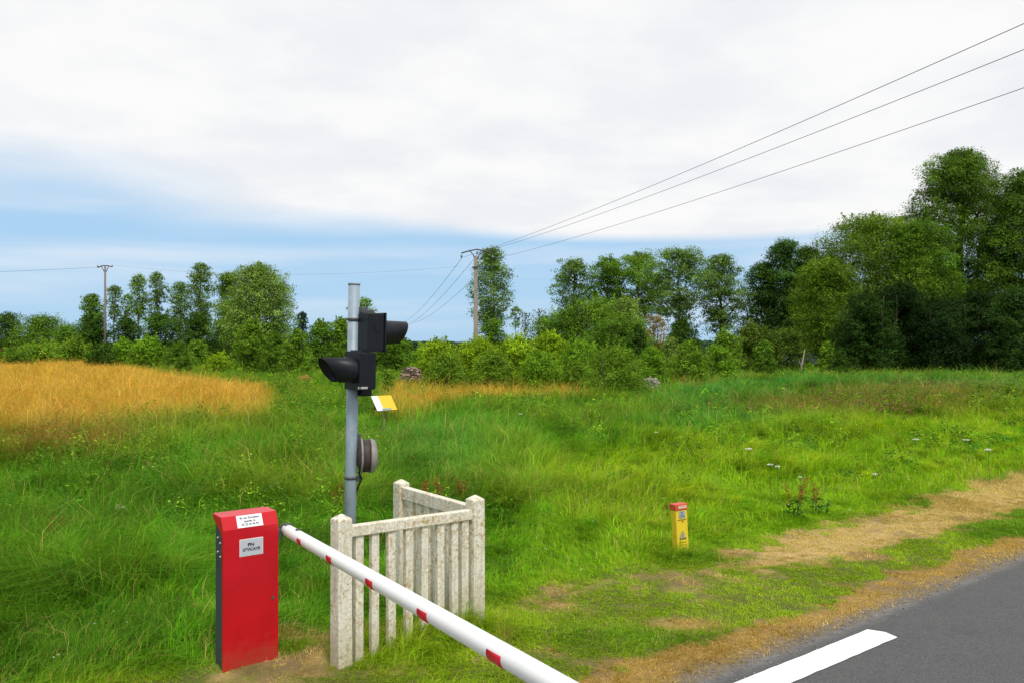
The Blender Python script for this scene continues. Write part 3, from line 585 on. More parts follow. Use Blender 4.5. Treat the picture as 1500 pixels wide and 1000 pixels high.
plant('tall_tree', 1512, 246, 150, 76, 480, 'round', (.08, .16, .018), 'tall tree cut by the right edge of the photo', group=BT, nl=50, lr=.25, cover=4.6, shoots=120, trunk=.022, limbs=24)
plant('leaning_tree', 1345, 325, 120, 74, 480, 'spread', MD, 'mid height tree filling the gap left of the tallest trunk', group=BT, nl=34, lr=.28, cover=4.2, fill=.25, limbs=14, shoots=60)
DI = 'dark undergrowth at the foot of the big trees'
for px, tp, w_, d, cl, lab in ((1266, 430, 100, 66, (.03, .075, .011), 'dark ivy mass leftmost under the big trees'), (1318, 415, 110, 68, (.018, .045, .008), 'dark ivy mass beneath the mid height tree'), (1378, 440, 110, 66, (.016, .04, .008), 'dark low undergrowth at the foot of the tallest tree'), (1432, 430, 110, 68, (.02, .05, .009), 'dark undergrowth right of the tallest trunk'), (1490, 425, 100, 64, (.035, .085, .014), 'leafy undergrowth at the right edge of the photo')):  # dark ivy green, deepened further to paint in shade under the trees
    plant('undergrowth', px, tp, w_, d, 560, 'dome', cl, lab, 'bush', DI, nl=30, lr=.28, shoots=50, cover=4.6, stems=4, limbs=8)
rb = None

# dead pale snag
x0, d = (1172 - 750) / F * 62, 62
sn = thing('dead_tree', (x0, d, -.1), 'thin pale dead trunk leaning before the shed roof', 'tree')
MB().tube([(0, 0, 0), (.1, 0, 1.0), (.35, 0, 2.3)], [.10, .07, .03], 7).tube([(.1, 0, 1.0), (-.1, 0, 1.6)], [.04, .02], 5).build('trunk', PALEBARK, sn)

# ------------------------------------------------------------------ sheds
def shed(px, py, d, w_, dp, hw, hr, rz, wallc, roofc, label, name):
    x0 = (px - 750) / F * d; r = thing(name, (x0, d, 0), label, 'building', rz)
    MB().prism([(-w_ / 2, 0), (w_ / 2, 0), (w_ / 2, hw), (0, hr - .12), (-w_ / 2, hw)], -dp / 2, dp / 2, 1).build('wall', mat('shed_wall', wallc, .9, fn=speck(wallc, tuple(c * .6 for c in wallc), 2)), r)
    rf = MB(); e = .25; sl = (hr - hw) / (w_ / 2)
    for sg in (-1, 1):
        rf.prism([(0, hr), (sg * (w_ / 2 + e), hw - e * sl), (sg * (w_ / 2 + e), hw - e * sl + .1), (0, hr + .1)], -dp / 2 - e, dp / 2 + e, 1)
    rf.build('roof', mat('shed_roof', roofc, .7, fn=speck(roofc, tuple(c * .6 for c in roofc), 3)), r)
    MB().box((0, -dp / 2 - .02, hw * .42), (w_ * .25, .05, hw * .84)).build('door', mat('shed_door', (.12, .08, .05), .8), r)
shed(8, 522, 140, 3.0, 7, 1.2, 1.9, math.radians(70), (.45, .40, .33), (.50, .14, .07), 'small building with orange tiled roof at the far left behind the golden field', 'farm_building')
shed(1186, 526, 73, 3.4, 4, 1.0, 1.75, math.radians(62), (.06, .05, .05), (.20, .24, .33), 'low dark shed with blue grey roof half hidden under the bushes', 'shed')

# ------------------------------------------------------------------ heaps
def heap(name, px, py, d, w_, h_, cols, label, cat, n=150, thick=.05):
    x0 = (px - 750) / F * d; z0 = float(terrain(np.array([x0]), np.array([d]))[0]) + CZ + (HY - py) / F * d - h_; z0 = max(z0, 0)
    V = []; ob = MB()
    for i in range(n):
        a_ = rng.uniform(0, 6.28); rr = math.sqrt(rng.random()); x = math.cos(a_) * rr * w_ / 2; y = math.sin(a_) * rr * w_ * .3; z = (1 - rr ** 4) * (h_ + z0) * rng.random() ** .4
        dx = Vector(unit(1)[0] * np.array([1, 1, .25])) * rng.uniform(.2, .45)
        ob.tube([Vector((x, y, z)) - dx / 2, Vector((x, y, z)) + dx / 2], thick * rng.uniform(.5, 1.2), 6)
    def fn(t, v):
        i_ = t.nodes.new('ShaderNodeNewGeometry'); return MIX(t, i_.outputs['Random Per Island'], cols[0], cols[1])
    link_o = ob.build(name, mat(name, cols[0], .9, .2, fn=fn)); link_o.location = (x0, d, 0); link_o['label'] = label; link_o['category'] = cat
heap('log_heap', 603, 539, 46, 1.5, .5, ((.10, .05, .045), (.50, .36, .33)), 'heap of cut pinkish brown logs left of the bright scrub bushes', 'wood pile', 260, .045)
heap('branch_heap', 952, 552, 40, 1.1, .4, ((.20, .17, .14), (.50, .46, .42)), 'pale grey heap of broken branches right of the large round bush', 'wood pile', 170, .04)
def hay(t, v): return MIX(t, NOISE(t, v, 9, 5), (.36, .15, .05), (.22, .09, .03))
hb = MB(); bmesh.ops.create_icosphere(hb.b, subdivisions=4, radius=1)
for v_ in hb.b.verts:
    k = 1 + .14 * float(vn(np.array([v_.co.x * 3 + v_.co.z]), np.array([v_.co.y * 3]), .4, 2)[0]); v_.co = Vector((v_.co.x * .62 * k, v_.co.y * .5 * k, max(-.05, v_.co.z) * .82 * k))
hh_ = hb.build('hay_mound', mat('old_hay', (.3, .14, .05), .95, .1, fn=hay, bump=(22, 1, .05)), label='small rounded brown mound of old hay left behind the lower signal lamp', category='hay'); hh_.location = ((446 - 750) / F * 46, 46, 0)

# ------------------------------------------------------------------ utility poles and wires
CONC = mat('pole_concrete', (.36, .31, .26), .9, .2, fn=speck((.38, .32, .26), (.22, .19, .16), 1.5))
STEEL = mat('dark_steel', (.07, .075, .08), .6, .5); GLASSI = mat('insulator', (.16, .20, .19), .3, .6)
d = 90.0; k = d / F; X0 = (697 - 750) * k
up = thing('utility_pole', (X0, d, 0), 'tall concrete utility pole before the poplar carrying three overhead wires', 'utility pole', group='overhead line poles')
H = CZ + (HY - 375) * k
m_ = MB()
for z0_, z1_, a0_, a1_ in ((0, H, .26, .16),):
    vs = []
    for z_, a_ in ((z0_ - .2, a0_), (z1_, a1_)):
        vs.append([m_.b.verts.new((sx * a_, sy * a_ * 1.3, z_)) for sx, sy in ((-1, -1), (1, -1), (1, 1), (-1, 1))])
    m_.b.faces.new(vs[0][::-1]); m_.b.faces.new(vs[1])
    for j in range(4): m_.b.faces.new((vs[0][j], vs[0][(j + 1) % 4], vs[1][(j + 1) % 4], vs[1][j]))
m_.build('pole', CONC, up, .02)
ZA = lambda py: CZ + (HY - py) * k; XA = lambda px: (px - 697) * k
cr = MB().tube([(XA(676), 0, ZA(371)), (XA(688), 0, ZA(367.5)), (XA(699), 0, ZA(365.5)), (XA(711), 0, ZA(368)), (XA(723), 0, ZA(372))], .075, 6)
cr.tube([(XA(688), 0, ZA(368)), (XA(693), 0, ZA(373)), (XA(696), 0, ZA(381))], .06, 6).tube([(XA(709), 0, ZA(368)), (XA(702), 0, ZA(373)), (XA(699), 0, ZA(381))], .06, 6)
cr.box((0, 0, ZA(392)), (.55, .6, .18)); cr.build('cross_arm', STEEL, up)
for (pxi, pyi) in ((676, 371), (699, 366), (722, 372)):
    MB().tube([(XA(pxi), 0, ZA(pyi)), (XA(pxi), 0, ZA(pyi + 3)), (XA(pxi), 0, ZA(pyi + 3.2)), (XA(pxi), 0, ZA(pyi + 6)), (XA(pxi), 0, ZA(pyi + 6.2)), (XA(pxi), 0, ZA(pyi + 8))], [.03, .03, .11, .11, .03, .03], 8).build('insulator', GLASSI, up)
d2 = 103.0; k2 = d2 / F; X2 = (154 - 750) * k2
up2 = thing('utility_pole', (X2, d2, 0), 'thin utility pole with short T shaped arm rising behind the golden field', 'utility pole', group='overhead line poles')
H2 = CZ + (HY - 391) * k2
MB().tube([(0, 0, -.2), (0, 0, H2)], [.17, .11], 8).build('pole', mat('weathered_pole', (.20, .17, .15), .9, .2), up2)
MB().tube([(-.9, 0, H2 - .1), (-.35, 0, H2 + .12), (.35, 0, H2 + .12), (.85, 0, H2 - .02)], .07, 6).tube([(-.45, 0, H2 + .08), (0, 0, H2 - .8)], .05, 5).tube([(.45, 0, H2 + .08), (0, 0, H2 - .8)], .05, 5).build('cross_arm', STEEL, up2)
for xi in (-.9, 0, .85): MB().tube([(xi, 0, H2 - .05), (xi, 0, H2 + .22)], [.08, .05], 7).build('insulator', GLASSI, up2)
WIREM = mat('wire', (.035, .035, .04), .6, .4)
def wire(p0, p1, sag, label, r=.014, n=60, group='overhead power wires'):
    p0, p1 = Vector(p0), Vector(p1); pts = []
    for i in range(n + 1): f = i / n; q = p0.lerp(p1, f); q.z -= 4 * sag * f * (1 - f); pts.append(q)
    o = MB().tube(pts, r, 5).build('power_wire', WIREM); o['label'] = label; o['category'] = 'wire'; o['group'] = group; return o
def ray(px, py, d): return np.array([(px - 750) / F * d, d, CZ + (HY - py) / F * d])
# each wire: start at the insulator, pass the right frame edge at a fitted point, go on behind the camera
def fit(p0, thru, sag, L_=112.0):
    p0 = np.array(p0); dv = thru - p0; h = np.hypot(dv[0], dv[1]); f = h / L_
    z1 = p0[2] + (dv[2] + 4 * sag * f * (1 - f)) / f
    return (p0[0] + dv[0] / f, p0[1] + dv[1] / f, z1)
for (s0, thr, lab) in (((722, 380), ray(1500, 129, 28.9), 'lowest of the three wires running to the upper right'),
                       ((699, 372), ray(1500, 73, 26.9), 'middle of the three wires running to the upper right'),
                       ((676, 378), ray(1500, 35, 25.0), 'highest of the three wires running to the upper right')):
    p = (X0 + XA(s0[0]), d, ZA(s0[1])); wire(p, fit(p, thr, 1.2), 1.2, lab, .0125)
for (s0, e0, lab) in (((676, 379), (584, 474), 'left one of three wires dropping away behind the signal'), ((699, 374), (590, 478), 'middle one of three wires dropping away behind the signal'), ((722, 380), (600, 474), 'right one of three wires dropping away behind the signal')):
    p = (X0 + XA(s0[0]), d, ZA(s0[1])); q = ray(e0[0], e0[1], 250); wire(p, q, 1.5, lab, .022, group='wires leaving the concrete pole to the back')
pl = (X2 + .85, d2, H2 + .2)
wire((X0 + XA(676), d, ZA(390)), pl, 1.0, 'faint wire strung between the two utility poles', .007, group='wires at the thin left pole')
wire((X2 - .9, d2, H2 - .05), (-120, 108, H2 - .8), .6, 'faint wire leaving the thin pole towards the left edge', .014, group='wires at the thin left pole')

# ------------------------------------------------------------------ crossing signal
GALV = mat('galvanised_steel', (.26, .31, .35), .5, .5, .1, fn=speck((.29, .37, .43), (.20, .26, .31), 7, .4, .75))
BLACK = mat('black_plastic', (.007, .009, .014), .45, .28, fn=speck((.007, .009, .014), (.013, .016, .021), 14, .5, .8)); BLACKIN = mat('hood_inside', (.01, .01, .012), .8, .2)
PX, PY = -1.425, 7.42
sg = thing('crossing_signal', (PX, PY, 0), 'grey steel signal pole with two black lamp heads and a bell behind the white fence', 'railway signal', ANG)
# lean of one degree to the right of the picture
sg.rotation_euler = (Matrix.Rotation(math.radians(1.0), 3, 'Y') @ Matrix.Rotation(ANG, 3, 'Z')).to_euler()
MB().tube([(0, 0, -.15), (0, 0, 3.02)], .05, 20).build('pole', GALV, sg)
MB().tube([(0, 0, 3.02), (0, 0, 3.035), (0, 0, 3.04)], [.053, .053, .03], 20).build('pole_cap', GALV, sg)
MB().box((0, 0, .02), (.22, .22, .03)).build('base_plate', GALV, sg, .004)
def hood(mb, x0, dirx, r, ltop, lbot, n=28):
    rings = []
    for rr in (r, r - .006):
        A = []; B = []
        for j in range(n + 1):
            th = math.radians(-235 + 290 * j / n) + math.pi / 2 + math.radians(90 - 0)
            th = math.radians(-55 + 290 * j / n)
            yy, zz_ = math.cos(th) * rr, math.sin(th) * rr; f = (zz_ / r + 1) / 2
            ln = lbot + (ltop - lbot) * f ** .8
            A.append(mb.b.verts.new((x0, yy, zz_))); B.append(mb.b.verts.new((x0 + dirx * ln, yy * (1 - .06), zz_ * (1 - .04))))
        rings.append((A, B))
    for (A, B) in rings:
        for j in range(n): f = mb.b.faces.new((A[j], A[j + 1], B[j + 1], B[j])); f.smooth = True
    (A, B), (A2, B2) = rings
    for j in range(n): mb.b.faces.new((B[j], B[j + 1], B2[j + 1], B2[j]))
    mb.b.faces.new((A[0], B[0], B2[0], A2[0])); mb.b.faces.new((A[n], B[n], B2[n], A2[n]))
LENS = mat('dark_red_lens', (.10, .008, .008), .2, .6)
def head(cz, cx, cy, dirx, W, D, Hh, r, lt, lb):
    h_ = MB().box((cx, cy, cz), (D, W, Hh)); o = h_.build('lamp_housing', BLACK, sg, .012)
    f = MB().box((cx + dirx * (D / 2 + .008), cy, cz), (.016, W + .014, Hh + .012)); f.build('front_frame', BLACK, o, .004)
    q = MB(); hood(q, cx + dirx * (D / 2 + .016), dirx, r, lt, lb)
    for v_ in q.b.verts: v_.co.y += cy; v_.co.z += cz - .005
    q.build('hood', BLACK, o)
    MB().tube([(cx + dirx * (D / 2 + .016), cy, cz), (cx + dirx * (D / 2 + .022), cy, cz), (cx + dirx * (D / 2 + .03), cy, cz)], [r * .92, r * .9, r * .4], 24).build('lens', LENS, o)
    return o
o1 = head(2.612, .10, -.10, 1, .25, .16, .325, .112, .265, .15)
MB().box((.10, -.228, 2.645), (.035, .008, .05)).build('latch', BLACK, o1, .002)
MB().tube([(.07, -.04, 2.775), (.07, -.04, 2.83)], .04, 10).box((.10, -.05, 2.79), (.12, .06, .03)).build('clamp', STEEL, sg, .004)
o2 = head(2.285, .02, -.12, -1, .25, .15, .315, .118, .30, .13)
MB().box((.055, -.12, 2.452), (.19, .22, .012)).build('top_lid', BLACK, o2, .002)
MB().box((-.035, -.248, 2.142), (.09, .006, .018)).build('rating_label', mat('grey_label', (.42, .42, .40), .5), o2)
MB().box((.10, -.06, 2.285), (.10, .10, .30)).box((.09, -.05, 2.10), (.10, .10, .08)).build('junction_box', BLACK, sg, .01)
for z_ in (2.72, 2.20, 1.35): MB().tube([(0, 0, z_ - .012), (0, 0, z_ + .012)], .056, 20).box((.06, -.02, z_), (.05, .03, .03)).build('pole_band', STEEL, sg)
# bell
BR = mat('brown_bell_body', (.055, .042, .04), .6, .3, fn=speck((.06, .046, .042), (.04, .03, .028), 20)); BG = mat('grey_bell_metal', (.28, .26, .24), .5, .4, fn=speck((.29, .27, .25), (.17, .155, .14), 18))
br = Matrix.Rotation(math.radians(-22), 3, 'Z'); ax = br @ Vector((1, 0, 0)); bc = Vector((.075, -.015, 1.535))
bp = lambda s_: bc + ax * s_
bell = MB().tube([bp(-.03), bp(.0), bp(.06), bp(.10)], [.06, .146, .142, .135], 28).build('bell', BR, sg)
MB().tube([bp(.0), bp(.012), bp(.018)], [.155, .162, .150], 32).build('back_plate', BG, bell)
MB().tube([bp(.085), bp(.10), bp(.125), bp(.145), bp(.155)], [.150, .150, .138, .10, .03], 32).build('gong', BG, bell)
MB().box((.05, -.01, 1.60), (.05, .05, .26)).box((.055, -.02, 1.34), (.03, .04, .05)).build('bell_bracket', STEEL, sg, .004)
MB().tube([(.055, -.03, 1.40), (.08, -.05, 1.34), (.06, -.03, 1.28), (.05, 0, 1.2)], .008, 6).build('cable', BLACK, sg)

# ------------------------------------------------------------------ barrier
def redfn(t, v):
    a_ = MIX(t, SS(t, NOISE(t, v, 3.5, 5, .6), .35, .75), (.56, .003, .013), (.46, .002, .010))
    sp = N(t, 'ShaderNodeSeparateXYZ'); t.links.new(v, sp.inputs[0]); dz = SS(t, M(t, 'ADD', sp.outputs[2], M(t, 'MULTIPLY', NOISE(t, v, 14, 5, .65), .5)), .50, .18)
    a_ = MIX(t, M(t, 'MULTIPLY', dz, .5), a_, (.20, .09, .04))
    return MIX(t, M(t, 'MULTIPLY', SS(t, NOISE(t, v, 60, 4, .6), .64, .76), .4), a_, (.30, .08, .05))
RED = mat('red_paint', (.6, .004, .012), .33, .45, fn=redfn)
t = RED.node_tree; 
GREYP = mat('grey_housing_paint', (.05, .065, .08), .5, .4, fn=speck((.05, .066, .082), (.035, .045, .055), 4))
bx = thing('level_crossing_barrier', (-2.03, 6.645, 0), 'red and grey barrier machine holding a white arm with red patches', 'barrier', ANG)
W2 = .222
MB().box((0, .115, .57), (.42, .165, 1.14)).build('housing', GREYP, bx, .006)
cov = MB().prism([(0, .0), (0, 1.083), (.045, 1.180), (.225, 1.188), (.225, 1.150), (.055, 1.060), (.03, 1.03), (.03, 0)], -W2, W2, 0).build('cover', RED, bx, .004)
# dents of folded door seam and hinge line
PL = mat('white_plate', (.80, .80, .82), .45, .4); PL2 = mat('grey_plate', (.50, .54, .60), .4, .4); INK = mat('dark_ink', (.02, .02, .035), .6)
INK2 = mat('faded_ink', (.10, .11, .15), .6)
sl = math.atan2(.045, .097)
p1 = MB().box((0, 0, 0), (.205, .003, .098)).build('sign_plate', PL, bx, .0006, label='white emergency notice on the sloping top'); p1.location = (-.005, .0205, 1.1325); p1.rotation_euler = (-sl, 0, 0)
def put_text(s_, size, parent, loc, bold, m_=INK, sx=1.0):
    o = link('lettering', text_mesh(s_, size, bold=bold), m_, parent); o.location = loc; o.rotation_euler = (math.radians(90), 0, 0); o.scale = (sx, 1, 1); return o
put_text("En cas d'accident\nappeler le\n03 22 26 96 96", .0225, p1, (0, -.0022, .0), .0006, INK2, 1.0)
p2 = MB().box((0, 0, 0), (.180, .003, .125)).build('sign_plate', PL2, bx, .0006, label='grey number plate on the red door'); p2.location = (.000, -.0022, .932)
MB().box((0, .0006, 0), (.188, .0016, .133)).build('plate_rim', PL, p2)
put_text("PN", .036, p2, (-.004, -.0022, .018), .0012, INK, 1.15); put_text("STVICAYE", .031, p2, (0, -.0022, -.018), .0010, INK, 1.0)
MB().tube([(.175, .004, .505), (.175, -.006, .505)], .012, 14).build('lock', STEEL, cov)
for z_ in (1.01, .975, .90, .87):
    MB().tube([(-.206, .08 + (.05 if z_ in (1.01, .90) else 0), z_), (-.222, .08 + (.05 if z_ in (1.01, .90) else 0), z_)], .009, 8).build('bolt', mat('zinc', (.5, .5, .5), .4, .5, .8), bx)
MB().tube([(.18, .10, 1.0), (.25, .10, 1.0)], .045, 20).box((.240, .075, .985), (.03, .10, .09)).build('arm_hub', STEEL, bx, .003)
WHITE = mat('white_arm_paint', (.80, .80, .79), .4, .4, fn=speck((.82, .82, .81), (.70, .70, .66), 2.2, .5, .8, .05))
REDP = mat('red_reflector', (.62, .012, .035), .38, .5, fn=speck((.64, .012, .035), (.45, .02, .03), 20, .5, .8))
# arm, in the barrier's frame
c_, s_ = math.cos(-ANG), math.sin(-ANG)
def loc_(wx, wy, z): dx, dy = wx + 2.03, wy - 6.645; return Vector((dx * c_ - dy * s_, dx * s_ + dy * c_, z))
A0 = loc_(-1.83, 6.90, 1.012); wd_ = np.array([.537, -.843]); A1 = loc_(-1.80 + wd_[0] * 7.2, 6.86 + wd_[1] * 7.2, 1.02)
axd = (A1 - A0).normalized(); side = axd.cross(Vector((0, 0, 1))).normalized()
toL = loc_(-1.80 - .843, 6.86 - .537, 1.02) - A0
if side.dot(toL) < 0: side = -side
at_ = lambda q: A0 + axd * q
RA = lambda q: .047 + .0075 * min(1, q / 3.5)
arm = MB().tube([at_(0), at_(.02), at_(.05)] + [at_(q) for q in np.linspace(.2, 7.15, 30)] + [at_(7.2)], [.036, .044, RA(0)] + [RA(q) for q in np.linspace(.2, 7.15, 30)] + [.04], 32).build('arm', WHITE, bx)
MB().tube([at_(-.03), at_(.0)], .046, 20).box(at_(.05) + Vector((0, 0, .05)), (.05, .03, .012)).build('arm_clamp', STEEL, arm)
MB().box(at_(.30) + Vector((0, 0, RA(.3) + .003)), (.03, .03, .014), Matrix.Rotation(math.atan2(axd.y, axd.x), 3, 'Z')).build('arm_clip', STEEL, arm, .002)
for i, dd in enumerate((6.47, 5.93, 5.33, 4.705, 4.06, 3.42, 2.8, 2.2, 1.6)):
    q = (6.86 - dd) / .843; ln = .085 + .045 * min(1, i / 4); b_ = MB(); A = []; n = 12
    for j in range(n + 1):
        th = math.radians(-62 + 82 * j / n); rr = RA(q) + .0022; nn = side * math.cos(th) + Vector((0, 0, 1)) * math.sin(th)
        A.append((b_.b.verts.new(at_(q - ln / 2) + nn * rr), b_.b.verts.new(at_(q + ln / 2) + nn * rr)))
    for j in range(n): f = b_.b.faces.new((A[j][0], A[j + 1][0], A[j + 1][1], A[j][1])); f.smooth = True
    o = b_.build('reflector_patch', REDP, arm); m_ = o.modifiers.new('s', 'SOLIDIFY'); m_.thickness = .0015; m_.offset = 0

# ------------------------------------------------------------------ white concrete fence
def cfn(t, v):
    g = NOISE(t, v, 38, 8, .75); bl = NOISE(t, v, 4.5, 4, .6); li = NOISE(t, v, 26, 5, .7); li2 = NOISE(t, v, 2.6, 3, .6)
    c = MIX(t, SS(t, g, .30, .62), (.42, .38, .27), (.84, .80, .67))
    c = MIX(t, M(t, 'MULTIPLY', SS(t, bl, .40, .70), .5), c, (.80, .78, .71))
    c = MIX(t, M(t, 'MULTIPLY', M(t, 'MULTIPLY', SS(t, li, .52, .60), SS(t, li2, .40, .56)), .85), c, (.42, .27, .08))
    sp = N(t, 'ShaderNodeSeparateXYZ'); t.links.new(v, sp.inputs[0]); mp = N(t, 'ShaderNodeMapping'); t.links.new(v, mp.inputs[0]); mp.inputs['Scale'].default_value = (1, 1, .08)
    c = MIX(t, M(t, 'MULTIPLY', SS(t, NOISE(t, mp.outputs[0], 30, 4, .6), .48, .66), .55), c, (.50, .44, .31))
    c = MIX(t, M(t, 'MULTIPLY', SS(t, M(t, 'ADD', sp.outputs[2], M(t, 'MULTIPLY', bl, .5)), .75, .25), .5), c, (.40, .34, .21))
    return MIX(t, M(t, 'MULTIPLY', SS(t, NOISE(t, v, 75, 3, .6), .62, .70), .5), c, (.20, .17, .12))
FC = mat('weathered_white_concrete', (.6, .57, .48), .9, .2, fn=cfn, bump=(45, .6, .006))
P1, P2, P3 = (-1.33, 6.65), (-.327, 7.57), (-1.10, 8.48)
fe = thing('concrete_fence', (P2[0], P2[1], 0), 'weathered white concrete fence of two panels meeting at a corner post', 'fence')
def rel(p, z=0): return Vector((p[0] - P2[0], p[1] - P2[1], z))
def fpost(p, h, ang, sz=.118):
    m_ = MB(); R = Matrix.Rotation(ang, 4, 'Z'); c = rel(p); a_ = sz / 2
    lv = [(-.2, a_ * 1.03), (h - .035, a_), (h, a_ * .18)]; rg = []
    for z_, r_ in lv: rg.append([m_.b.verts.new(c + R @ Vector((sx * r_, sy * r_, z_))) for sx, sy in ((-1, -1), (1, -1), (1, 1), (-1, 1))])
    for A, B in zip(rg, rg[1:]):
        for j in range(4): m_.b.faces.new((A[j], A[(j + 1) % 4], B[(j + 1) % 4], B[j]))
    m_.b.faces.new(rg[0][::-1]); m_.b.faces.new(rg[-1]); return m_.build('post', FC, fe, .008)
a1 = math.atan2(P2[1] - P1[1], P2[0] - P1[0]); a2 = math.atan2(P3[1] - P2[1], P3[0] - P2[0])
fpost(P1, 1.185, a1, .125); fpost(P2, 1.172, a1, .125); fpost(P3, 1.17, a2, .12)
def panel(pa, pb, za, zb, ts, pw, pt, rh, offs=0):
    A, B = rel(pa, za), rel(pb, zb); dv = (B - A).normalized(); L_ = (B - A).length; R = Matrix.Rotation(math.atan2(dv.y, dv.x), 3, 'Z') @ Matrix.Rotation(-math.asin(dv.z), 3, 'Y')
    Rz = Matrix.Rotation(math.atan2(dv.y, dv.x), 3, 'Z')
    mid = A.lerp(B, .5); MB().box(mid - Vector((0, 0, rh / 2)), (L_ - .115, .075, rh), R).build('rail', FC, fe, .008)
    for q in ts:
        c = A.lerp(B, q); top = c.z - rh + .012
        MB().box(Vector((c.x, c.y, top / 2 - .04)), (pw * rng.uniform(.95, 1.05), pt, top + .08), Rz @ Matrix.Rotation(rng.normal(0, .003), 3, 'Y')).build('picket', FC, fe, .006)
panel(P1, P2, 1.088, 1.052, (.113, .222, .3405, .4655, .5837, .7087, .822, .905), .074, .046, .088)
panel(P2, P3, 1.072, 1.105, (.13, .248, .366, .485, .604, .723, .842), .09, .046, .12)

# ------------------------------------------------------------------ yellow marker post
YEL = mat('yellow_plastic', (.80, .58, .03), .45, .4, fn=speck((.82, .60, .03), (.66, .47, .03), 9, .4, .8)); REDC = mat('faded_red_cap', (.62, .07, .04), .5, .4, fn=speck((.64, .075, .04), (.5, .10, .05), 14))
ym = thing('marker_post', (2.03, 10.25, 0), 'small yellow marker post with red cap standing in the grass by the road', 'marker post', ANG - .25)
ym.rotation_euler = (Matrix.Rotation(math.radians(-3.0), 3, 'Y') @ Matrix.Rotation(ANG - .25, 3, 'Z')).to_euler()
MB().box((0, 0, .20), (.165, .105, .66)).build('post_body', YEL, ym, .006)
MB().box((0, 0, .565), (.178, .118, .075)).build('cap', REDC, ym, .006)
c1 = MB().box((.012, -.061, .568), (.115, .003, .032)).build('cap_label', mat('cream_label', (.72, .62, .48), .5), ym)
MB().box((.012, -.063, .574), (.09, .0015, .007)).build('label_print', REDC, c1)
s1 = MB().box((.005, -.0545, .475), (.085, .003, .085)).build('sticker', mat('blue_grey_sticker', (.30, .40, .43), .5, fn=speck((.34, .44, .47), (.18, .26, .30), 60, .45, .6)), ym)
MB().box((.0, -.0565, .505), (.02, .003, .016)).box((.01, -.0565, .47), (.06, .002, .006)).box((.01, -.0565, .452), (.055, .002, .006)).build('sticker_print', INK2, s1)
BGR = mat('brown_groove', (.20, .12, .02), .7)
for c_g, s_g in (((.0, -.054, .415), (.12, .004, .008)), ((0, -.054, .145), (.11, .004, .005)), ((0, -.054, .115), (.11, .004, .004))): MB().box(c_g, s_g).build('groove', BGR, ym)
MB().box((.01, -.054, .395), (.022, .004, .014)).build('lock', BGR, ym)
w1 = MB().prism([(-.052, .185), (.052, .185), (0, .285)], -.056, -.053, 1).build('warning_triangle', mat('grey_print', (.24, .22, .18), .6), ym)
MB().prism([(-.034, .195), (.034, .195), (0, .262)], -.0575, -.0562, 1).build('triangle_face', mat('pale_print', (.50, .46, .34), .6), w1)
MB().box((0, -.0585, .222), (.010, .002, .034)).box((0, -.0585, .19), (.09, .002, .008)).build('triangle_mark', INK, w1)

# ------------------------------------------------------------------ small sloping sign board
sb = thing('notice_board', ((566 - 750) / F * 22, 22, 0), 'small sloping white and yellow notice board on a thin post in the meadow', 'sign', ANG + .12)
zb0, zt0 = .82, 1.19
th = math.atan2(.37, .28); Lb = .46
BRN = mat('brown_board_back', (.12, .075, .04), .8); 
bd = MB().box((0, 0, 0), (.64, Lb, .02)).build('board', BRN, sb, .002); bd.location = (0, .10, 1.0); bd.rotation_euler = (th, 0, 0)
wp = MB().box((-.215, .0, .0115), (.21, Lb - .002, .003)).build('white_panel', PL, bd)
MB().box((.105, .0, .0115), (.43, Lb - .002, .003)).build('yellow_panel', mat('yellow_print', (.80, .50, .03), .5), bd)
MB().box((-.01, -.195, .0145), (.30, .05, .002)).build('blue_strip', mat('blue_print', (.15, .32, .38), .5), bd)
for i in range(5): MB().box((-.225 + .02 * math.sin(i * 2), .15 - .06 * i, .0135), (.08 - .01 * (i % 3), .008, .001)).build('print_line', INK2, wp)
MB().tube([(0, .10, -.1), (0, .10, .98)], .022, 8).build('post', mat('greenish_post', (.22, .23, .13), .8), sb)
MB().box((-.12, .12, .93), (.35, .02, .16)).build('support_bracket', BRN, sb)

# ------------------------------------------------------------------ dock plants, white umbels, paper scrap
RUST = mat('rust_seed_heads', (.26, .07, .025), .9, .1); STEM = mat('green_stem', (.10, .17, .03), .8, .2); WF = mat('white_petals', (.80, .80, .74), .7, .2)
def dock(px, py, h, label, nstem=3, grp='rusty dock plants'):
    x, y = G(px, py); r = thing('dock_plant', (x, y, float(terrain(np.array([x]), np.array([y]))[0])), label, 'plant', group=grp)
    st_ = MB(); V = []
    Ps = []; 
    for i in range(nstem):
        a_ = rng.uniform(0, 6.28); ln = rng.uniform(.08, .22) * h * 1.2; top = (math.cos(a_) * ln, math.sin(a_) * ln, h * rng.uniform(.75, 1.05)); st_.tube([(0, 0, -.03), (top[0] * .35, top[1] * .35, top[2] * .5), top], [.006, .005, .002], 5)
        n = 110; f = np.sort(rng.uniform(.45, 1.0, n))[:, None]; c = np.array(top)[None] * f; Ps.append(c + rng.normal(0, .016, (n, 3)))
    st_.build('stem', STEM, r)
    for P in Ps:
     n = len(P); V, Fa, C = leaves(P, unit(n), .016 * (y / 9) ** .5 * rng.uniform(.6, 1.3, n), np.array([[.30, .11, .035]]) * rng.lognormal(0, .3, (n, 1)), .8); link('seed_head', np_mesh('seed_head', V, Fa, C), LEAF, r)
    n = 36; a_ = rng.uniform(0, 6.28, n); rr = rng.uniform(.03, .2, n); P = np.stack([np.cos(a_) * rr, np.sin(a_) * rr, rng.uniform(.05, .3, n) * h / .6], 1)
    V, Fa, C = leaves(P, unit(n) * .6 + np.array([0, 0, .7]), .13 * rng.uniform(.6, 1.2, n), np.array([[.05, .15, .015]]) * rng.lognormal(0, .25, (n, 1)), .35); link('foliage', np_mesh('foliage', V, Fa, C), LEAF, r)
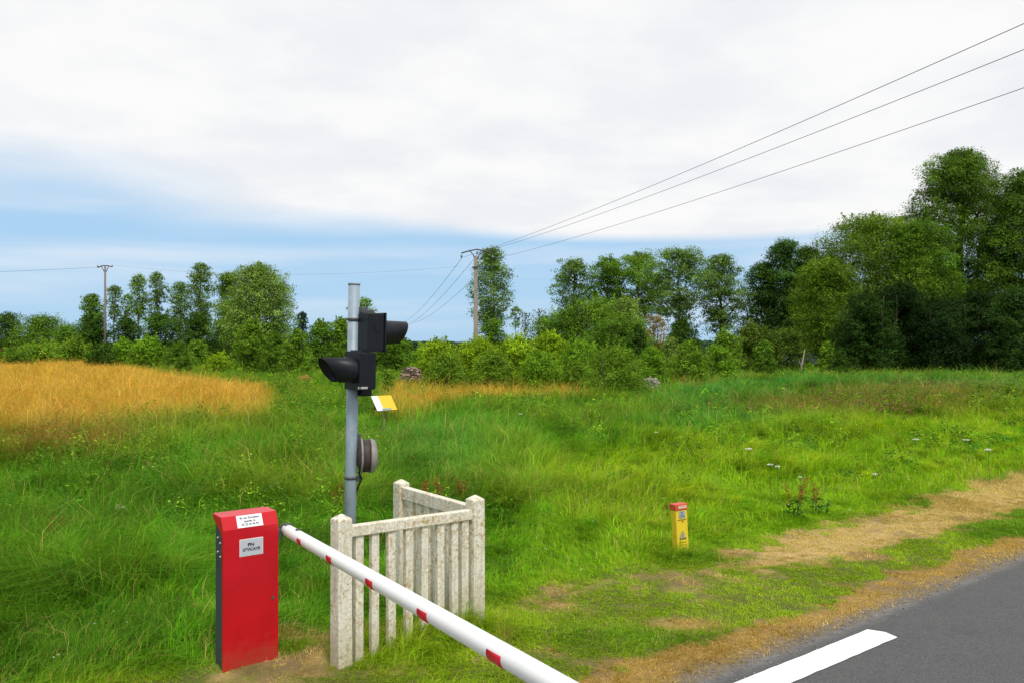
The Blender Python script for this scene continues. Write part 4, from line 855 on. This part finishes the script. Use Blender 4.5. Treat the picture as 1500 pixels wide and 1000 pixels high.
dock(1166, 762, .66, 'tallest rusty dock plant at the edge of the dry verge', 4)
dock(1196, 755, .50, 'smaller rusty dock plant right beside the tallest one', 2)
for i, (px, py, lab) in enumerate(((618, 752, 'rusty dock plant left of three behind the fence panel'), (648, 756, 'rusty dock plant middle of three behind the fence panel'), (680, 752, 'rusty dock plant right of three behind the corner post'), (500, 765, 'rusty dock plant left behind the signal pole'), (80, 806, 'rusty dock plant in the grass left of the red barrier'), (62, 672, 'dark red dock plant at the edge of the golden field'), (1060, 640, 'reddish dock plant far out in the meadow'))):
    dock(px, py, .55 if i < 4 else .45, lab, 4)
def umbel(px, py, d, h, sz, label):
    x = (px - 750) / F * d; z = CZ + (HY - py) / F * d; z0 = float(terrain(np.array([x]), np.array([d]))[0]); r = thing('wild_carrot', (x, d, z0), label, 'wildflower', group='white umbel flowers')
    s_ = MB().tube([(0.03, 0, -.03), (0, 0, (z - z0) * .6), (0, 0, z - z0)], [.005, .004, .003], 5)
    for i in range(7): a_ = i * .9; s_.tube([(0, 0, z - z0 - .05), (math.cos(a_) * sz * .4, math.sin(a_) * sz * .4, z - z0)], .0015, 3, False)
    s_.build('stem', STEM, r)
    n = 70; a_ = rng.uniform(0, 6.28, n); rr = np.sqrt(rng.random(n)) * sz / 2; P = np.stack([np.cos(a_) * rr, np.sin(a_) * rr, z - z0 + .01 + rng.normal(0, .006, n) - rr * .15], 1)
    V, Fa, C = leaves(P, unit(n) * .4 + np.array([0, 0, .9]), sz * .17 * rng.uniform(.7, 1.2, n), np.full((n, 3), .8), .9); link('flower_head', np_mesh('flower_head', V, Fa, C), LEAF, r)
for px, py, d_, sz, lab in ((1341, 643, 16.5, .13, 'white flower head highest in the right meadow'), (1415, 644, 16.5, .12, 'white flower head right of the highest one'), (1097, 657, 15.0, .14, 'white flower head alone left of the dock plants line'),
                            (1448, 658, 15.2, .13, 'white flower head nearest the right edge'), (1128, 680, 13.5, .10, 'left one of two cream flower heads above the dock plants'), (1139, 683, 13.3, .09, 'right one of two cream flower heads above the dock plants'),
                            (1282, 694, 13.2, .08, 'small white flower head above the bright grass'), (763, 606, 23, .12, 'white flower head far out above the corner post'), (961, 633, 19, .08, 'tiny white flower head above the yellow marker post'), (1172, 699, 12.5, .06, 'tiny white flower head between the two dock plants')):
    umbel(px, py, d_, .5, sz, lab)
x, y = G(176, 775); pp = bmesh.new(); bmesh.ops.create_grid(pp, x_segments=6, y_segments=5, size=.5)
for v_ in pp.verts: v_.co = Vector((v_.co.x * .12, v_.co.y * .075, .035 * math.sin(v_.co.x * 7) * math.cos(v_.co.y * 5) + rng.normal(0, .006)))
me = bpy.data.meshes.new('paper_scrap'); pp.to_mesh(me); pp.free()
o = link('paper_scrap', me, mat('cream_paper', (.72, .70, .58), .8), label='crumpled cream paper scrap lying in the tall grass on the left', category='litter'); o.location = (x, y, .30); o.rotation_euler = (.9, .2, .5)
m_ = o.modifiers.new('s', 'SOLIDIFY'); m_.thickness = .002
